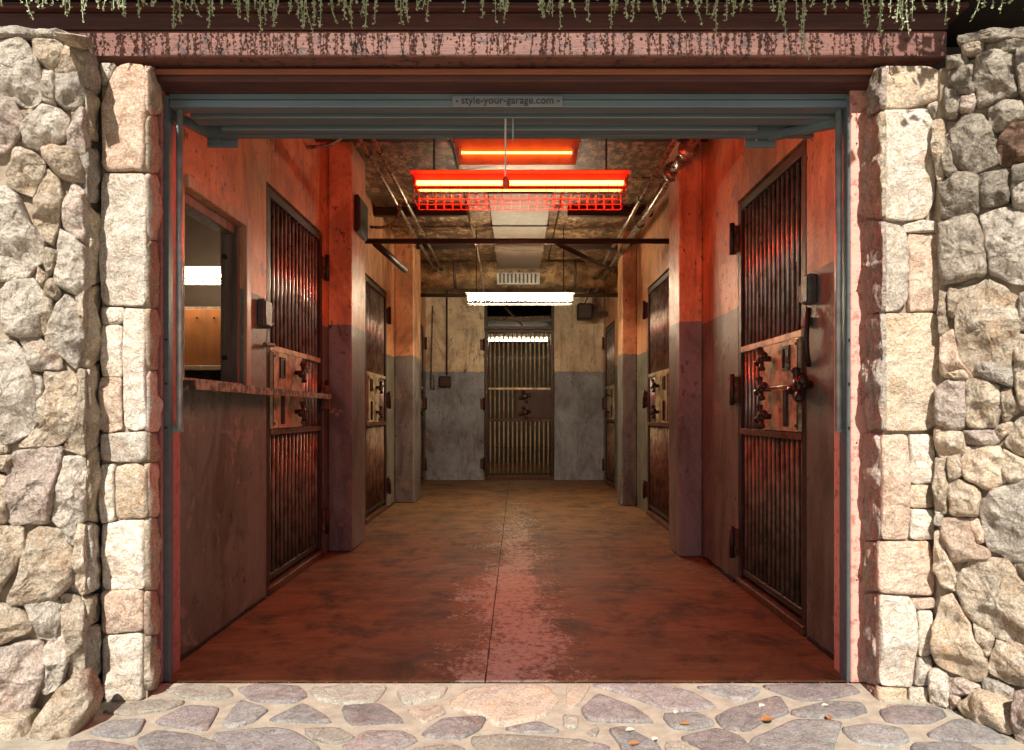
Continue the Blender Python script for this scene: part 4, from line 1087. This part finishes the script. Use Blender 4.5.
# tree branch above the right wall, whose leaves dapple the pillar
tb = thing('overhanging_tree', (3.2, 1.6, 0), 'leafy tree reaching over the right boulder wall and shading its top', 'tree')
obj('trunk', tube([(3.2, 1.5, 0), (3.1, 1.55, 1.6), (2.8, 1.7, 2.7), (2.2, 1.85, 3.1), (1.5, 2.0, 3.2)], [.10, .08, .05, .025, .008], 8), 'old_wood', tb, True)
V, Fc = [], []; rr = random.Random(5)
for _ in range(620):
    x = rr.uniform(1.28, 2.5); dens = min(1, max(0, (x-1.22)/.42))
    if rr.random() > dens: continue
    p = Vector((x, rr.uniform(1.78, 2.42), rr.uniform(3.0, 3.4)))
    if x < 1.6 and p.y > 2.2: continue
    leaf_at(p, Vector((rr.uniform(-1, 1), rr.uniform(-1, 1), rr.uniform(-.7, .3))), rr.uniform(.04, .075), V, Fc, rr)
obj('crown', (V, Fc), 'leaf_dark', tb)
# unseen canvas sheet, added and shaped to block sun entering the doorway
sz = 3.12; kx = sdir.x/sdir.z; ky = sdir.y/sdir.z
def lift(x, y, z): h = sz-z; return (x+kx*h, y+ky*h, sz)
corners = [lift(-1.402, Z0+.004, 0), lift(1.357, Z0+.004, 0), lift(1.357, Z0, 2.313), lift(-1.402, Z0, 2.313)]
ss = thing('added_sun_screen', corners[2], 'unseen canvas sheet added above the doorway to keep sun off the corridor floor', 'added sun screen')
obj('canvas', ([*corners, *[(x, y, z+.006) for x, y, z in corners]], [(3, 2, 1, 0), (4, 5, 6, 7), (0, 1, 5, 4), (1, 2, 6, 5), (2, 3, 7, 6), (3, 0, 4, 7)]), 'canvas', ss)
for c in corners[2:]: obj('cable', tube([c, (c[0]*1.25, 3.02, 3.3)], .004, 5), 'iron', ss)
for c in corners[:2]: obj('cable', tube([c, (c[0]*2.6, c[1]-1.5, 3.6)], .004, 5), 'iron', ss)

# ------------------------------------------------------------------ fallen leaves and petals on the paving
def fallen(px, py, s, mat, nm, lab, rot, lift_=.006):
    u, v = GR.uv(px, py); V, Fc = [], []; n = 8
    pr = []
    for i in range(n+1):
        t = i/n; w = math.sin(math.pi*min(.98, t+.02))*.42*s; z = lift_+.001+.006*abs(math.sin(t*2.6))*s/.04
        pr.append(((t-.5)*s, w, z))
    for x, w, z in pr:
        for k in (-1, 0, 1):
            xx, yy_ = x, k*w; V.append((u+xx*math.cos(rot)-yy_*math.sin(rot), v+xx*math.sin(rot)+yy_*math.cos(rot), z+abs(k)*.003))
    for i in range(n):
        for k in (0, 1):
            a = i*3+k; Fc.append((a, a+1, a+4, a+3))
    V2 = [(x, y, z-.0012) for x, y, z in V]; N = len(V)
    Fall = Fc+[tuple(reversed([i+N for i in f])) for f in Fc]
    tag(obj(nm, (V+V2, Fall), mat), lab, 'leaf' if 'leaf' in nm else 'petal', 'litter on the paving')
fallen(767, 722.5, 0.050, 'dry_leaf', 'dry_leaf', 'larger curled brown dry leaf on a violet flagstone right of centre', .2)
fallen(829, 720, 0.029, 'dry_leaf', 'dry_leaf', 'small orange dry leaf lying near the right pillar', 1.1)
fallen(685, 727, 0.036, 'dry_leaf', 'dry_leaf', 'dark brown dry leaf beside a white petal right of centre', -.3)
fallen(634, 747, 0.036, 'dry_leaf', 'dry_leaf', 'dry leaf at the bottom edge of the picture', .1)
fallen(762, 708.5, 0.029, 'petal', 'petal', 'round white petal on the violet flagstone above the larger dry leaf', .5)
fallen(676, 715, 0.024, 'petal', 'petal', 'white petal above the dark brown leaf', .9)
fallen(630, 733, 0.032, 'petal', 'petal', 'curled white petal nearest the middle of the paving', .1)
fallen(825, 708, .026, 'petal', 'petal', 'tiny white petal above the small orange leaf', 0)
fallen(655, 742, .024, 'petal', 'petal', 'tiny white petal low on the paving between two flagstones', .6)

rr = random.Random(77); V, Fc = [], []
def crumb(x, y, s_):
    n = len(V); a = rr.uniform(0, 6)
    for k in range(4): V.append((x+s_*math.cos(a+k*1.57)*rr.uniform(.5, 1), y+s_*math.sin(a+k*1.57)*rr.uniform(.5, 1), .0035))
    V.append((x, y, .0035+s_*rr.uniform(.4, .9)))
    for k in range(4): Fc.append((n+k, n+(k+1) % 4, n+4))
for _ in range(700):
    e = rr.random()
    if e < .3: x = rr.uniform(-1.42, 1.38); y = 2.85-abs(rr.gauss(0, .02))
    elif e < .5: x = rr.uniform(-1.75, -1.4); y = 2.66-abs(rr.gauss(0, .04))
    elif e < .75: x = rr.uniform(1.38, 1.7); y = 2.64-abs(rr.gauss(0, .03))-max(0, x-1.577)
    else: x = rr.uniform(-1.6, 1.7); y = rr.uniform(2.2, 2.83)
    crumb(x, y, rr.uniform(.0015, .0045))
tag(obj('grit', (V, Fc), 'mortar'), 'loose grit and crumbs scattered over the paving', 'grit', kind='stuff')

# ------------------------------------------------------------------ render basics
SC.render.engine = 'CYCLES'
SC.cycles.max_bounces = 6
SC.cycles.sample_clamp_indirect = 6
